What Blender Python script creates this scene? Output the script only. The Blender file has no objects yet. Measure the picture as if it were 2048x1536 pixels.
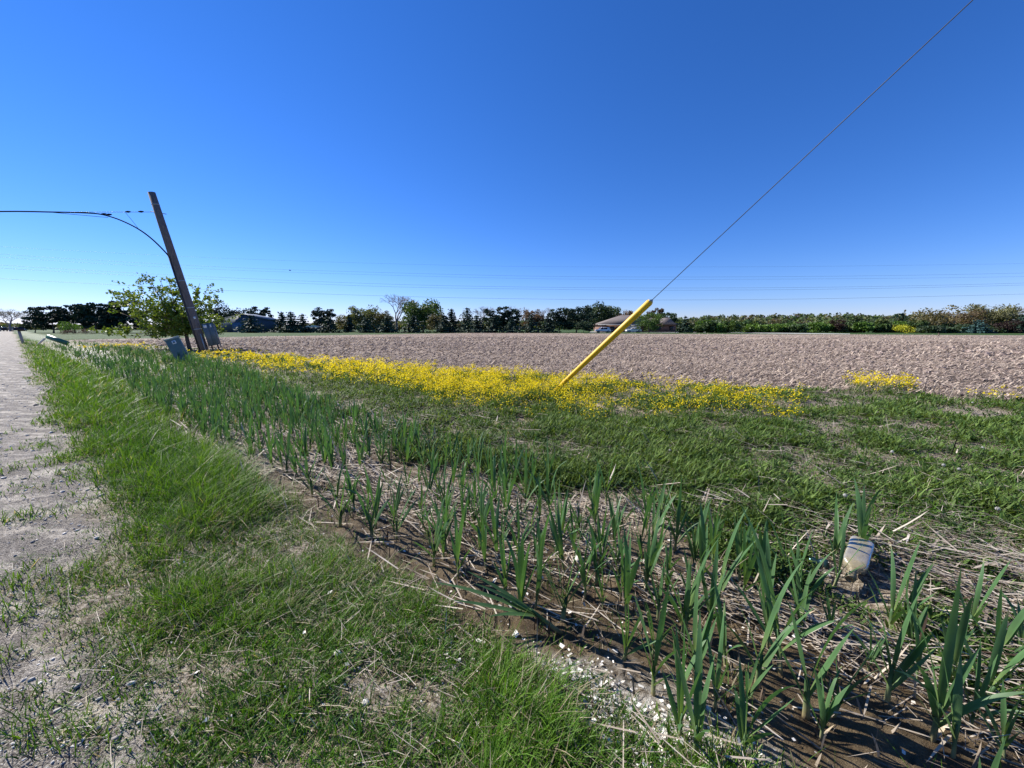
import bpy, math, random
import numpy as np
from mathutils import Vector, Matrix
C = bpy.context.scene
R = math.radians
rng = np.random.default_rng(7)
random.seed(5)

# ------------------------------------------------------------------ camera, sky, sun, exposure
EYE = 1.5
PITCH = math.atan(113/740)
cam_d = bpy.data.cameras.new('camera'); cam = bpy.data.objects.new('camera', cam_d)
C.collection.objects.link(cam); C.camera = cam
cam.location = (0, 0, EYE); cam.rotation_euler = (R(90)-PITCH, 0, 0)
cam_d.sensor_width = 36; cam_d.lens = 740/2048*36
cam_d.clip_start = 0.05; cam_d.clip_end = 6000

SUN_AZ, SUN_EL = R(63), R(38)          # degrees left of the view axis, elevation
sdir = Vector((-math.sin(SUN_AZ)*math.cos(SUN_EL), math.cos(SUN_AZ)*math.cos(SUN_EL), math.sin(SUN_EL)))
w = bpy.data.worlds.new('World'); C.world = w; w.use_nodes = True
nt = w.node_tree; nt.nodes.clear()
sky = nt.nodes.new('ShaderNodeTexSky'); sky.sky_type = 'NISHITA'; sky.sun_disc = False
sky.sun_elevation = SUN_EL; sky.sun_rotation = -SUN_AZ
sky.air_density = 1.0; sky.dust_density = 0.0; sky.ozone_density = 10.0; sky.altitude = 0
bg = nt.nodes.new('ShaderNodeBackground'); bg.inputs[1].default_value = 0.084
hs = nt.nodes.new('ShaderNodeHueSaturation'); hs.inputs['Saturation'].default_value = 1.13
mu_ = nt.nodes.new('ShaderNodeVectorMath'); mu_.operation = 'MULTIPLY'; mu_.inputs[1].default_value = (1.0, .87, 1.08)
out = nt.nodes.new('ShaderNodeOutputWorld')
nt.links.new(sky.outputs[0], hs.inputs['Color']); nt.links.new(hs.outputs[0], mu_.inputs[0]); nt.links.new(mu_.outputs[0], bg.inputs[0]); nt.links.new(bg.outputs[0], out.inputs[0])
sl = bpy.data.lights.new('sun', 'SUN'); sl.energy = 5.0; sl.angle = R(0.5); sl.color = (1.0, .955, .88)
so = bpy.data.objects.new('sun', sl); C.collection.objects.link(so)
so.rotation_euler = sdir.to_track_quat('Z', 'Y').to_euler()
C.view_settings.view_transform = 'Standard'; C.view_settings.look = 'None'
C.view_settings.exposure = 0.86; C.view_settings.gamma = 1
C.cycles.max_bounces = 6; C.cycles.diffuse_bounces = 3; C.cycles.transparent_max_bounces = 8

# ------------------------------------------------------------------ helpers
def hash2(ix, iy, seed):
    h = (ix.astype(np.int64)*374761393 + iy.astype(np.int64)*668265263 + seed*1442695041) & 0x7fffffff
    h = ((h ^ (h >> 13))*1274126177) & 0x7fffffff
    return ((h ^ (h >> 16)) & 0xffff)/65535.0
def vnoise(x, y, seed=0):
    ix, iy = np.floor(x), np.floor(y); fx, fy = x-ix, y-iy
    fx = fx*fx*(3-2*fx); fy = fy*fy*(3-2*fy)
    a = hash2(ix, iy, seed); b = hash2(ix+1, iy, seed); c = hash2(ix, iy+1, seed); d = hash2(ix+1, iy+1, seed)
    return a+(b-a)*fx+(c-a)*fy+(a-b-c+d)*fx*fy
def fbm(x, y, seed=0, o=3):
    s = 0; a = .5; n = 0
    for i in range(o):
        s = s+a*vnoise(x*2**i+17.3*i, y*2**i-9.1*i, seed+i); n += a; a *= .5
    return s/n
def sstep(a, b, x): t = np.clip((x-a)/(b-a), 0, 1); return t*t*(3-2*t)

RA = R(53.29)
RD = np.array([-math.sin(RA), math.cos(RA)]); RN = np.array([math.cos(RA), math.sin(RA)])
def st(x, y): return x*RN[0]+y*RN[1], x*RD[0]+y*RD[1]
def xy(s, t): return s*RN[0]+t*RD[0], s*RN[1]+t*RD[1]
FE_T = [-40, -4, -1.2, .65, 4.2, 8.9, 17, 32, 63, 75]; FE_S = [17, 12.1, 11.4, 10.4, 9.6, 8.5, 8.0, 8.6, 3.8, 3.4]
def ygr(v):                      # depth at which flat ground shows at photo row v, on the axis
    y = (768-v)/740
    return (0-EYE)/(-math.sin(PITCH)+y*math.cos(PITCH))*(math.cos(PITCH)+y*math.sin(PITCH))
FAR_X = [(u-1024)/740 for u in (60, 130, 300, 450, 700, 900, 1300, 2040, 2300)]
FAR_Y = [ygr(v) for v in (676, 673, 671, 668, 667, 666, 668, 671, 672)]
def regions(x, y):
    """weights of gravel, mud, field, lawn, crust, straw"""
    s, t = st(x, y)
    n1 = fbm(x*1.1, y*1.1, 11)-.5; n2 = fbm(x*4, y*4, 21)-.5
    sw = s+n1*.5+n2*.25
    near = 1-sstep(3, 5.5, t)
    gravel = 1-sstep(.16, .38, sw+near*(.16+n1*.5))
    fe = np.interp(t, FE_T, FE_S)
    ratio = x/np.maximum(y, .01)
    yfar = np.interp(ratio, FAR_X, FAR_Y)
    field = sstep(-.35, .35, s-fe+n1*1.2+n2*1.1)*(y < yfar)*(y > -40)
    lawn = ((y >= yfar) | (t > 70)).astype(float)*(s > .5)
    lawn = np.maximum(lawn, (s < -5.5).astype(float))
    gravel = gravel*(1-lawn); field = field*(1-np.clip((t > 68).astype(float), 0, 1))
    dw = 3.0+.9*sstep(6, 20, t)-.5*(1-sstep(-1, .5, t))
    mud = sstep(1.1, 1.4, sw)*(1-sstep(dw-.5, dw+.15, sw))*(1-sstep(30, 60, t)*.7)
    crust = sstep(.95, 1.12, sw)*(1-sstep(1.35, 1.6, sw))*(1-sstep(.75, 1.5, t+n2))*sstep(.35, .6, fbm(x*3, y*3, 23)+.12)
    straw = sstep(.0, .35, n1+.1*np.sin(s*3))*(s > 1.2)
    return gravel, mud, field, lawn, crust, straw
PS = [-300, -9, -6, -4.5, -3.4, -2.9, -2.3, -1.5, -1.0, -.5, .2, .55, 1.05, 1.5, 2.8, 3.6, 5, 9, 400]
PZ = [0, 0, -.1, 0, .03, -.015, .03, .03, -.02, .015, 0, .03, -.02, -.12, -.14, -.03, .02, .03, .03]
def zg(x, y):
    s, t = st(x, y)
    z = np.interp(s, PS, PZ)*(1-sstep(90, 130, np.abs(t)))
    d = np.hypot(x, y)
    return z+(fbm(x*.8, y*.8, 5)-.5)*.07*(1-sstep(40, 90, d))*(1-.8*(1-sstep(-.3, .6, s)))
def P(u, v, dz=0.0):            # a point of the terrain seen at photo pixel u, v
    x = (u-1024)/740; yy = (768-v)/740
    dy = math.cos(PITCH)+yy*math.sin(PITCH); dzz = -math.sin(PITCH)+yy*math.cos(PITCH)
    z = 0.0
    for i in range(8):
        k = (z+dz-EYE)/dzz; z = float(zg(np.array([x*k]), np.array([dy*k]))[0])
    return Vector((x*k, dy*k, z))
def D(u, v, Y):                 # the point at photo pixel u, v at depth Y
    x = (u-1024)/740; yy = (768-v)/740
    dy = math.cos(PITCH)+yy*math.sin(PITCH); dz = -math.sin(PITCH)+yy*math.cos(PITCH)
    k = Y/dy
    return Vector((x*k, Y, EYE+dz*k))
def gz(x, y): return float(zg(np.array([float(x)]), np.array([float(y)]))[0])

def tag(o, label=None, cat=None, group=None, kind=None):
    if label: o['label'] = label
    if cat: o['category'] = cat
    if group: o['group'] = group
    if kind: o['kind'] = kind
    return o
def empty(name, loc=(0, 0, 0), rz=0, **k):
    o = bpy.data.objects.new(name, None); o.empty_display_size = .1
    C.collection.objects.link(o); o.location = loc; o.rotation_euler = (0, 0, rz)
    return tag(o, **k)
class MB:
    """collects geometry; build() links it as one mesh object"""
    def __init__(s): s.V = []; s.F = {}; s.col = []; s.n = 0
    def add(s, V, F, col=None):
        V = np.asarray(V, float).reshape(-1, 3)
        for k, A in F.items():
            A = np.asarray(A, np.int64).reshape(-1, k)
            s.F.setdefault(k, []).append(A+s.n)
        if col is None: col = (1, 1, 1)
        col = np.broadcast_to(np.asarray(col, float), (len(V), 3))
        s.V.append(V); s.col.append(col); s.n += len(V)
    def box(s, c, d, rot=None, col=None):
        v = np.array([(i, j, k) for i in (-.5, .5) for j in (-.5, .5) for k in (-.5, .5)])*np.array(d)
        if rot is not None: v = v@np.array(rot.to_3x3()).T
        s.add(v+np.array(c), {4: [(0, 1, 3, 2), (4, 6, 7, 5), (0, 4, 5, 1), (2, 3, 7, 6), (0, 2, 6, 4), (1, 5, 7, 3)]}, col)
    def poly(s, pts, col=None): s.add(pts, {len(pts): [tuple(range(len(pts)))]}, col)
    def prism(s, prof, y0, y1, col=None):      # profile in x,z extruded along y
        n = len(prof)
        v = [(a, y0, b) for a, b in prof]+[(a, y1, b) for a, b in prof]
        s.add(v, {4: [(i, (i+1) % n, n+(i+1) % n, n+i) for i in range(n)], n: [tuple(range(n))[::-1], tuple(range(n, 2*n))]}, col)
    def tube(s, pts, rad, k=8, col=None, cap=True, flat=1.0):
        pts = [Vector(p) for p in pts]; n = len(pts)
        if not hasattr(rad, '__len__'): rad = [rad]*n
        V = []; up = Vector((0, 0, 1))
        u = None
        for i, p in enumerate(pts):
            d = (pts[min(i+1, n-1)]-pts[max(i-1, 0)]).normalized()
            if u is None:
                u = d.cross(up); u = u.normalized() if u.length > .05 else Vector((1, 0, 0))
            u = (u-d*u.dot(d)).normalized(); q = d.cross(u)
            for j in range(k):
                a = 2*math.pi*j/k; V.append(p+(u*math.cos(a)+q*math.sin(a)*flat)*rad[i])
        F = {4: [(i*k+j, i*k+(j+1) % k, (i+1)*k+(j+1) % k, (i+1)*k+j) for i in range(n-1) for j in range(k)]}
        if cap: F[k] = F.get(k, [])+[tuple(range(k))[::-1], tuple((n-1)*k+j for j in range(k))] if k != 4 else []
        if k == 4: F = {4: F[4]}
        if col is not None and np.asarray(col).ndim == 2: col = np.repeat(np.asarray(col, float), k, axis=0)
        s.add([tuple(v) for v in V], F, col)
    def lathe(s, prof, k=12, o=(0, 0, 0), rot=None, col=None):
        V = []
        for r, z in prof:
            for j in range(k):
                a = 2*math.pi*j/k; V.append((r*math.cos(a), r*math.sin(a), z))
        V = np.array(V)
        if rot is not None: V = V@np.array(rot.to_3x3()).T
        n = len(prof)
        s.add(V+np.array(o), {4: [(i*k+j, i*k+(j+1) % k, (i+1)*k+(j+1) % k, (i+1)*k+j) for i in range(n-1) for j in range(k)]}, col)
    def mesh(s, name, mat, smooth=False):
        V = np.concatenate(s.V).astype(np.float32); col = np.concatenate(s.col)
        me = bpy.data.meshes.new(name); me.vertices.add(len(V)); me.vertices.foreach_set('co', V.ravel())
        L = []; S = []; off = 0
        for k, lst in s.F.items():
            if not lst: continue
            A = np.concatenate(lst)
            if not len(A): continue
            L.append(A.ravel()); S.append(off+np.arange(len(A))*k); off += A.size
        L = np.concatenate(L).astype(np.int32); S = np.concatenate(S).astype(np.int32)
        me.loops.add(len(L)); me.loops.foreach_set('vertex_index', L)
        me.polygons.add(len(S)); me.polygons.foreach_set('loop_start', S)
        if smooth: me.polygons.foreach_set('use_smooth', np.ones(len(S), bool))
        at = me.color_attributes.new('Col', 'FLOAT_COLOR', 'POINT')
        at.data.foreach_set('color', np.c_[col, np.ones(len(col))].astype(np.float32).ravel())
        me.update(calc_edges=True)
        for m in (mat if isinstance(mat, list) else [mat]): me.materials.append(m)
        return me
    def build(s, name, mat, parent=None, smooth=False, **k):
        o = bpy.data.objects.new(name, s.mesh(name, mat, smooth)); C.collection.objects.link(o)
        if parent: o.parent = parent
        return tag(o, **k)

# ------------------------------------------------------------------ materials
def nmat(name):
    m = bpy.data.materials.new(name); m.use_nodes = True; t = m.node_tree
    return m, t, t.nodes['Principled BSDF'], t.nodes['Material Output']
def N(t, kind, **k):
    n = t.nodes.new(kind)
    for a, b in k.items():
        if isinstance(a, str) and hasattr(n, a): setattr(n, a, b)
        else: n.inputs[a.replace('_', ' ')].default_value = b
    return n
def leafmat(name, trans=.35, rough=.55, spec=.3, tint=(1.25, 1.15, .5)):
    m, t, p, o = nmat(name)
    a = N(t, 'ShaderNodeVertexColor', layer_name='Col')
    nz = N(t, 'ShaderNodeTexNoise', Scale=9.0, Detail=2.0)
    g = N(t, 'ShaderNodeNewGeometry'); t.links.new(g.outputs['Position'], nz.inputs['Vector'])
    mr = N(t, 'ShaderNodeMapRange'); mr.inputs[1].default_value = .3; mr.inputs[2].default_value = .7; mr.inputs[3].default_value = .8; mr.inputs[4].default_value = 1.2
    t.links.new(nz.outputs[0], mr.inputs[0])
    mu = N(t, 'ShaderNodeVectorMath', operation='SCALE'); t.links.new(a.outputs[0], mu.inputs[0]); t.links.new(mr.outputs[0], mu.inputs['Scale'])
    t.links.new(mu.outputs[0], p.inputs['Base Color']); p.inputs['Roughness'].default_value = rough
    p.inputs['Specular IOR Level'].default_value = spec
    if trans > 0:
        tr = N(t, 'ShaderNodeBsdfTranslucent'); mt = N(t, 'ShaderNodeVectorMath', operation='MULTIPLY')
        t.links.new(mu.outputs[0], mt.inputs[0]); mt.inputs[1].default_value = tint
        t.links.new(mt.outputs[0], tr.inputs[0])
        mx = N(t, 'ShaderNodeMixShader'); mx.inputs[0].default_value = trans
        t.links.new(p.outputs[0], mx.inputs[1]); t.links.new(tr.outputs[0], mx.inputs[2]); t.links.new(mx.outputs[0], o.inputs[0])
    return m
def plain(name, col, rough=.6, metal=0, var=.25, scale=8, bump=.0, stretch=(1, 1, 1), spec=.4):
    m, t, p, o = nmat(name)
    tc = N(t, 'ShaderNodeTexCoord'); mp = N(t, 'ShaderNodeMapping'); mp.inputs['Scale'].default_value = stretch
    nz = N(t, 'ShaderNodeTexNoise', Scale=float(scale), Detail=6.0, Roughness=.65)
    t.links.new(tc.outputs['Object'], mp.inputs[0]); t.links.new(mp.outputs[0], nz.inputs['Vector'])
    cr = N(t, 'ShaderNodeValToRGB'); cr.color_ramp.elements[0].position = .3; cr.color_ramp.elements[1].position = .7
    c = np.array(col); cr.color_ramp.elements[0].color = (*(c*(1-var)), 1); cr.color_ramp.elements[1].color = (*np.minimum(c*(1+var), 1), 1)
    t.links.new(nz.outputs[0], cr.inputs[0]); t.links.new(cr.outputs[0], p.inputs['Base Color'])
    p.inputs['Roughness'].default_value = rough; p.inputs['Metallic'].default_value = metal; p.inputs['Specular IOR Level'].default_value = spec
    if bump:
        b = N(t, 'ShaderNodeBump', Strength=bump, Distance=.01); t.links.new(nz.outputs[0], b.inputs['Height']); t.links.new(b.outputs[0], p.inputs['Normal'])
    return m
M = {}
M['grass'] = leafmat('grass_blades', .38)
M['weed'] = leafmat('weed_leaves', .35, .6, .18)
M['cattail'] = leafmat('cattail_leaves', .3, .5, .3, (1.1, 1.2, .5))
M['dead'] = leafmat('dead_reed', .15, .7, .2, (1, 1, 1))
M['petal'] = leafmat('yellow_petals', .45, .6, .2, (1, 1, 1))
M['leaf'] = leafmat('tree_leaves', .3)
M['needle'] = leafmat('conifer_needles', .05, .7, .2)
M['bark'] = plain('bark', (.12, .09, .07), .9, var=.4, scale=12)
M['twig'] = plain('bare_twigs', (.26, .21, .21), .9, var=.3)
M['stone'] = leafmat('stones', 0, .85, .2)

def ground_material():
    m, t, p, o = nmat('terrain')
    L = t.links.new
    g = N(t, 'ShaderNodeNewGeometry'); pos = g.outputs['Position']
    def noise(sc, det=6.0, ro=.6, st_=None, kind='ShaderNodeTexNoise'):
        n = N(t, kind); n.inputs['Scale'].default_value = sc
        if kind == 'ShaderNodeTexNoise': n.inputs['Detail'].default_value = det; n.inputs['Roughness'].default_value = ro
        if st_:
            mp = N(t, 'ShaderNodeMapping'); mp.inputs['Scale'].default_value = st_[0]; mp.inputs['Rotation'].default_value = (0, 0, st_[1]); L(pos, mp.inputs[0]); L(mp.outputs[0], n.inputs['Vector'])
        else: L(pos, n.inputs['Vector'])
        return n.outputs[0]
    def ramp(x, *st_):
        r = N(t, 'ShaderNodeValToRGB'); e = r.color_ramp.elements
        while len(e) < len(st_): e.new(.5)
        for i, (q, c) in enumerate(st_): e[i].position = q; e[i].color = (*c, 1)
        L(x, r.inputs[0]); return r.outputs[0]
    def mix(f, a, b):
        x = N(t, 'ShaderNodeMix', data_type='RGBA'); L(f, x.inputs[0]); L(a, x.inputs[6]); L(b, x.inputs[7]); return x.outputs[2]
    a1 = N(t, 'ShaderNodeVertexColor', layer_name='Col'); s1 = N(t, 'ShaderNodeSeparateColor'); L(a1.outputs[0], s1.inputs[0])
    a2 = N(t, 'ShaderNodeVertexColor', layer_name='Col2'); s2 = N(t, 'ShaderNodeSeparateColor'); L(a2.outputs[0], s2.inputs[0])
    nf = noise(45, 5, .7); nm = noise(7, 6, .65); nl = noise(.6, 4); nff = noise(140, 3, .7)
    soil = ramp(nf, (.32, (.06, .045, .03)), (.47, (.2, .16, .11)), (.6, (.48, .42, .33)))
    grav0 = ramp(nff, (.4, (.05, .043, .037)), (.5, (.2, .175, .15)), (.66, (.52, .47, .4)))
    grav1 = ramp(nff, (.32, (.13, .11, .088)), (.46, (.44, .39, .32)), (.66, (.74, .68, .58)))
    grav = mix(ramp(noise(2.2, 7, .72, ((1, 1.9, 1), .9)), (.48, (0, 0, 0)), (.6, (1, 1, 1))), grav0, grav1)
    mud = ramp(nm, (.32, (.045, .03, .017)), (.5, (.12, .085, .047)), (.68, (.2, .15, .09)))
    fn = noise(8.5, 9, .8, ((.75, 1.7, 1), -.05)); fs = noise(.11, 5, .6, ((.35, 3.2, 1), -.06))
    field = ramp(fn, (.36, (.05, .034, .025)), (.49, (.155, .115, .088)), (.63, (.42, .33, .26)))
    field2 = ramp(fn, (.34, (.1, .07, .05)), (.49, (.32, .245, .185)), (.6, (.64, .52, .4)))
    field = mix(ramp(fs, (.45, (0, 0, 0)), (.56, (1, 1, 1))), field, field2)
    lawn = ramp(noise(2, 6, .7), (.35, (.02, .045, .007)), (.65, (.05, .095, .014)))
    crust = ramp(noise(26, 5, .75), (.4, (.12, .1, .08)), (.5, (.48, .44, .38)), (.62, (.72, .69, .63)))
    straw = ramp(nf, (.35, (.12, .085, .055)), (.5, (.34, .265, .19)), (.66, (.55, .45, .34)))
    c = mix(s2.outputs[2], soil, straw)
    c = mix(s1.outputs[1], c, mud); c = mix(s2.outputs[1], c, crust); c = mix(s1.outputs[0], c, grav)
    c = mix(s1.outputs[2], c, field); c = mix(s2.outputs[0], c, lawn)
    L(c, p.inputs['Base Color'])
    rr = N(t, 'ShaderNodeMapRange'); L(s1.outputs[1], rr.inputs[0]); rr.inputs[3].default_value = .92; rr.inputs[4].default_value = .38
    L(rr.outputs[0], p.inputs['Roughness']); p.inputs['Specular IOR Level'].default_value = .25
    ad = N(t, 'ShaderNodeMath', operation='ADD'); L(nm, ad.inputs[0]); L(nf, ad.inputs[1])
    b = N(t, 'ShaderNodeBump', Strength=.9, Distance=.03); L(ad.outputs[0], b.inputs['Height'])
    b2 = N(t, 'ShaderNodeBump', Distance=.09); L(s1.outputs[2], b2.inputs['Strength']); L(fn, b2.inputs['Height']); L(b.outputs[0], b2.inputs['Normal'])
    b3 = N(t, 'ShaderNodeBump', Distance=.012, Strength=.8); L(nff, b3.inputs['Height']); L(b2.outputs[0], b3.inputs['Normal'])
    L(b3.outputs[0], p.inputs['Normal'])
    return m
M['terrain'] = ground_material()

# ------------------------------------------------------------------ the ground, split by what lies on it
def make_ground():
    front = np.linspace(-66, 66, 620); back = np.linspace(66, 294, 46)[1:-1]
    az = np.radians(np.r_[front, back]); na = len(az)
    rad = np.r_[np.linspace(.02, .6, 14), .6*np.cumprod(np.full(470, 1.0185))]
    rad = rad[rad < 3600]; rad = np.r_[rad, 4200]; nr = len(rad)
    A, Q = np.meshgrid(az, rad)
    x = np.sin(A)*Q; y = np.cos(A)*Q-.3
    gr, mud, fld, lawn, crust, straw = regions(x, y)
    z = zg(x, y)
    d = np.hypot(x, y); s, t = st(x, y)
    micro = (fbm(x*22, y*22, 3)-.5)*.022*(1+gr*.6-mud*.75)*(1-sstep(3, 8, d))+(fbm(x*7, y*7, 4)-.5)*.045*(1-sstep(8, 20, d))*(1-gr*.8)
    z = z+micro+fld*((fbm(x*3.1, y*3.1, 8)-.5)*.03+(fbm(x*.35, y*3.2, 9)-.5)*.045)*(1-sstep(50, 100, d))
    cr = fbm(x*5, y*5, 31); z += mud*(-.014*sstep(.05, .0, np.abs(cr-.5)))*(1-sstep(4, 8, d))
    z += crust*(fbm(x*30, y*30, 33)-.5)*.03*(1-sstep(3, 6, d))
    V = np.stack([x, y, z], -1).reshape(-1, 3)
    c1 = np.stack([gr, mud, fld], -1).reshape(-1, 3); c2 = np.stack([lawn, crust, straw], -1).reshape(-1, 3)
    idx = np.arange(nr*na).reshape(nr, na)
    j2 = (np.arange(na)+1) % na
    F = np.stack([idx[:-1], idx[1:], idx[1:][:, j2], idx[:-1][:, j2]], -1).reshape(-1, 4)
    def fm(a): return a.reshape(-1)[F].mean(1)
    fg, fmud, ff, fl = fm(gr), fm(mud), fm(fld), fm(lawn)
    kind = np.zeros(len(F), int); kind[fmud > .5] = 2; kind[ff > .5] = 3; kind[fg > .5] = 1; kind[fl > .5] = 4
    for k, nm in ((0, 'ground'), (1, 'road'), (2, 'ditch'), (3, 'field'), (4, 'lawn')):
        sel = F[kind == k]; u, inv = np.unique(sel, return_inverse=True); inv = inv.reshape(sel.shape)
        b = MB(); b.add(V[u], {4: inv}, c1[u]); me = b.mesh(nm, M['terrain'], True)
        at = me.color_attributes.new('Col2', 'FLOAT_COLOR', 'POINT'); at.data.foreach_set('color', np.c_[c2[u], np.ones(len(u))].astype(np.float32).ravel())
        o = bpy.data.objects.new(nm, me); C.collection.objects.link(o); o['kind'] = 'structure'
make_ground()

# ------------------------------------------------------------------ scattering
def scatter(n, dmin=.25, dmax=60, dn=2.2, ang=64):
    """points over the ground, evenly dense up to dn metres and thinning with distance squared beyond"""
    wn = (dn**2-dmin**2)/2/dn**2; wf = math.log(dmax/dn) if dmax > dn else 0
    u = rng.random(n)*(wn+wf)
    d = np.where(u < wn, np.sqrt(np.minimum(u, wn)*2*dn**2+dmin**2), dn*np.exp(np.maximum(u-wn, 0)))
    a = np.radians(rng.uniform(-ang, ang, n))
    return np.sin(a)*d, np.cos(a)*d-.5
def blades(mb, x, y, z, h, w, az, lean, curl, c0, c1, psi=None, taper=(1, .92, .62, .04), droop=.35):
    n = len(x)
    if psi is None: psi = az+math.pi/2+rng.normal(0, .5, n)
    us = np.array([0, .36, .7, 1.0]); V = np.zeros((n, 7, 3)); Cc = np.zeros((n, 7, 3))
    hx, hy = np.sin(az), np.cos(az); wx, wy = np.sin(psi), np.cos(psi)
    k = 0
    for i, u in enumerate(us):
        r = h*(np.sin(lean)*u+curl*u*u); zz = h*(np.cos(lean)*u-droop*curl*u*u)
        cx, cy, cz = x+hx*r, y+hy*r, z+zz
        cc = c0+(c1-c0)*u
        if i < 3:
            for sg in (-.5, .5):
                V[:, k] = np.stack([cx+wx*w*sg*taper[i], cy+wy*w*sg*taper[i], cz], -1); Cc[:, k] = cc; k += 1
        else: V[:, 6] = np.stack([cx, cy, cz], -1); Cc[:, 6] = cc
    b = (np.arange(n)*7)[:, None]
    mb.add(V.reshape(-1, 3), {4: np.concatenate([b+np.array([0, 1, 3, 2]), b+np.array([2, 3, 5, 4])]), 3: b+np.array([4, 5, 6])}, Cc.reshape(-1, 3))
def cards(mb, c, size, col, nrm=None, asp=1.0, jit=.25):
    """small irregular four-sided leaves with free orientation"""
    n = len(c)
    if nrm is None: nrm = rng.normal(0, 1, (n, 3))
    nrm = nrm/np.linalg.norm(nrm, axis=1, keepdims=True)
    a = np.cross(nrm, rng.normal(0, 1, (n, 3))); a /= np.linalg.norm(a, axis=1, keepdims=True)+1e-9
    b = np.cross(nrm, a)
    size = np.broadcast_to(size, (n,))[:, None]
    V = np.stack([c-a*size*.5*asp, c-b*size*.5+a*size*rng.normal(0, jit, (n, 1)), c+a*size*.5*asp, c+b*size*.5+a*size*rng.normal(0, jit, (n, 1))], 1)
    mb.add(V.reshape(-1, 3), {4: np.arange(n*4).reshape(n, 4)}, np.repeat(np.broadcast_to(col, (n, 3)), 4, axis=0))
def mixc(a, b, f): return np.array(a)+(np.array(b)-np.array(a))*np.asarray(f)[:, None]
def lod(d, a=3.0, mx=5): return np.clip((d/a)**.8, 1, mx)

# -- grass: dense strip by the road, turf in front, tufts on the gravel
def grass():
    x, y = scatter(1150000, dmax=75)
    s, t = st(x, y); d = np.hypot(x, y)
    gr, mud, fld, lawn, crust, straw = regions(x, y)
    n1 = fbm(x*2.2, y*2.2, 41); n2 = fbm(x*6, y*6, 42); sw = s+(fbm(x*1.1, y*1.1, 11)-.5)*.5
    near = 1-sstep(2.8, 4.2, t)
    strip = sstep(.1, .36, sw+.2*near)*(1-sstep(1.1, 1.45, sw))
    patch = sstep(.26, .46, .55*n1+.45*n2)
    turf = strip*((1-near)*.97+near*(.14+.86*patch))
    loose = sstep(-1.0, .2, sw)*(1-sstep(.3, .5, sw))*sstep(.5, .66, n2)*.35*(t < 9)
    tuft = sstep(.55, .68, n1)*sstep(-.45, .1, sw)*(1-sstep(.1, .45, sw))*(t < 8)*.45
    back = sstep(3.1, 3.8, sw)*(1-sstep(6, 8, s))*sstep(.45, .62, n1)*.35*(1-fld)
    far = sstep(.35, .6, sw)*(1-sstep(4.4, 5.6, sw))*sstep(6, 12, t)*.95*(t < 75)
    wet = mud*sstep(.62, .7, n2)*.05
    pr = np.clip(np.maximum.reduce([turf, loose, tuft, back, far, wet]), 0, 1)*(1-fld)
    k = rng.random(len(x)) < pr
    x, y, s, t, d, n1, n2, near, turf = [q[k] for q in (x, y, s, t, d, n1, n2, near, turf)]
    n = len(x)
    tall = (1-near)*sstep(.3, .8, s)*(s < 1.6)
    h = rng.gamma(6, 1/6, n)*(.045+.075*sstep(.45, .7, n1)*(1-.3*near)+tall*.11)
    h *= np.where(s < .3, .7, 1)
    l = lod(d)
    wd = rng.uniform(.0023, .0055, n)*l
    g = np.clip(rng.normal(.5, .28, n)+.9*(n1-.5), 0, 1)
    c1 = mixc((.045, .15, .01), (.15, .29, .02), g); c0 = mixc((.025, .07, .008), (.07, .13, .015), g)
    dry = rng.random(n) < np.where(near > .5, .2, .08); c1[dry] = mixc((.3, .24, .13), (.5, .43, .3), rng.random(dry.sum())); c0[dry] = c1[dry]*.8
    az = np.where(rng.random(n) < .28, rng.normal(1.2, .9, n), rng.uniform(0, 6.28, n))
    lean = np.abs(rng.normal(.3, .25, n)); lean[dry] += .5
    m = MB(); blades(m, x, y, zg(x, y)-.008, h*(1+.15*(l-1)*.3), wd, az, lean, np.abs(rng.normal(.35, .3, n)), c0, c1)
    m.build('grass', M['grass'], kind='stuff', label='green grass verge between the gravel road and the wet ditch', cat='grass')
grass()

# -- low broad leaved weeds between ditch and field
FL = dict()
def flower_density(x, y):
    s, t = st(x, y)
    fe = np.interp(t, FE_T, FE_S); n1 = fbm(x*.9, y*.9, 71); n2 = fbm(x*3, y*3, 72)
    lo = 4.45+np.interp(t, [-1, 1, 2.5, 6, 12, 22, 26], [2.4, 1.2, .45, 0, .35, .5, .6])+(n1-.5)*1.3
    hi = fe-.35+np.interp(t, [0, 3, 10, 15, 22], [-1.0, -.5, -.2, -.2, -1.0])+(n1-.5)*1.2
    band = sstep(-.25, .35, s-lo)*(1-sstep(-.35, .3, s-hi))*sstep(-.6, .4, t)*(1-sstep(22, 24.5, t))
    amt = np.interp(t, [0, 2, 4.2, 7], [.3, .42, .8, 1.0])
    f = band*amt*sstep(.36, .58, .5*n2+.5*fbm(x*1.7, y*1.7, 77))*(.3+.7*sstep(0, 1.4, s-lo))
    for (u, v, r) in ((1765, 780, .8), (1740, 783, .5), (1965, 814, .2), (2030, 806, .22), (232, 696, 1.9), (300, 700, .8), (1480, 822, .5), (1560, 862, .12)):
        c = P(u, v); f = np.maximum(f, (1.0 if u == 1765 else .6)*(1-sstep(r*.5, r*1.1, np.hypot(x-c.x, y-c.y))))
    return f
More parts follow.
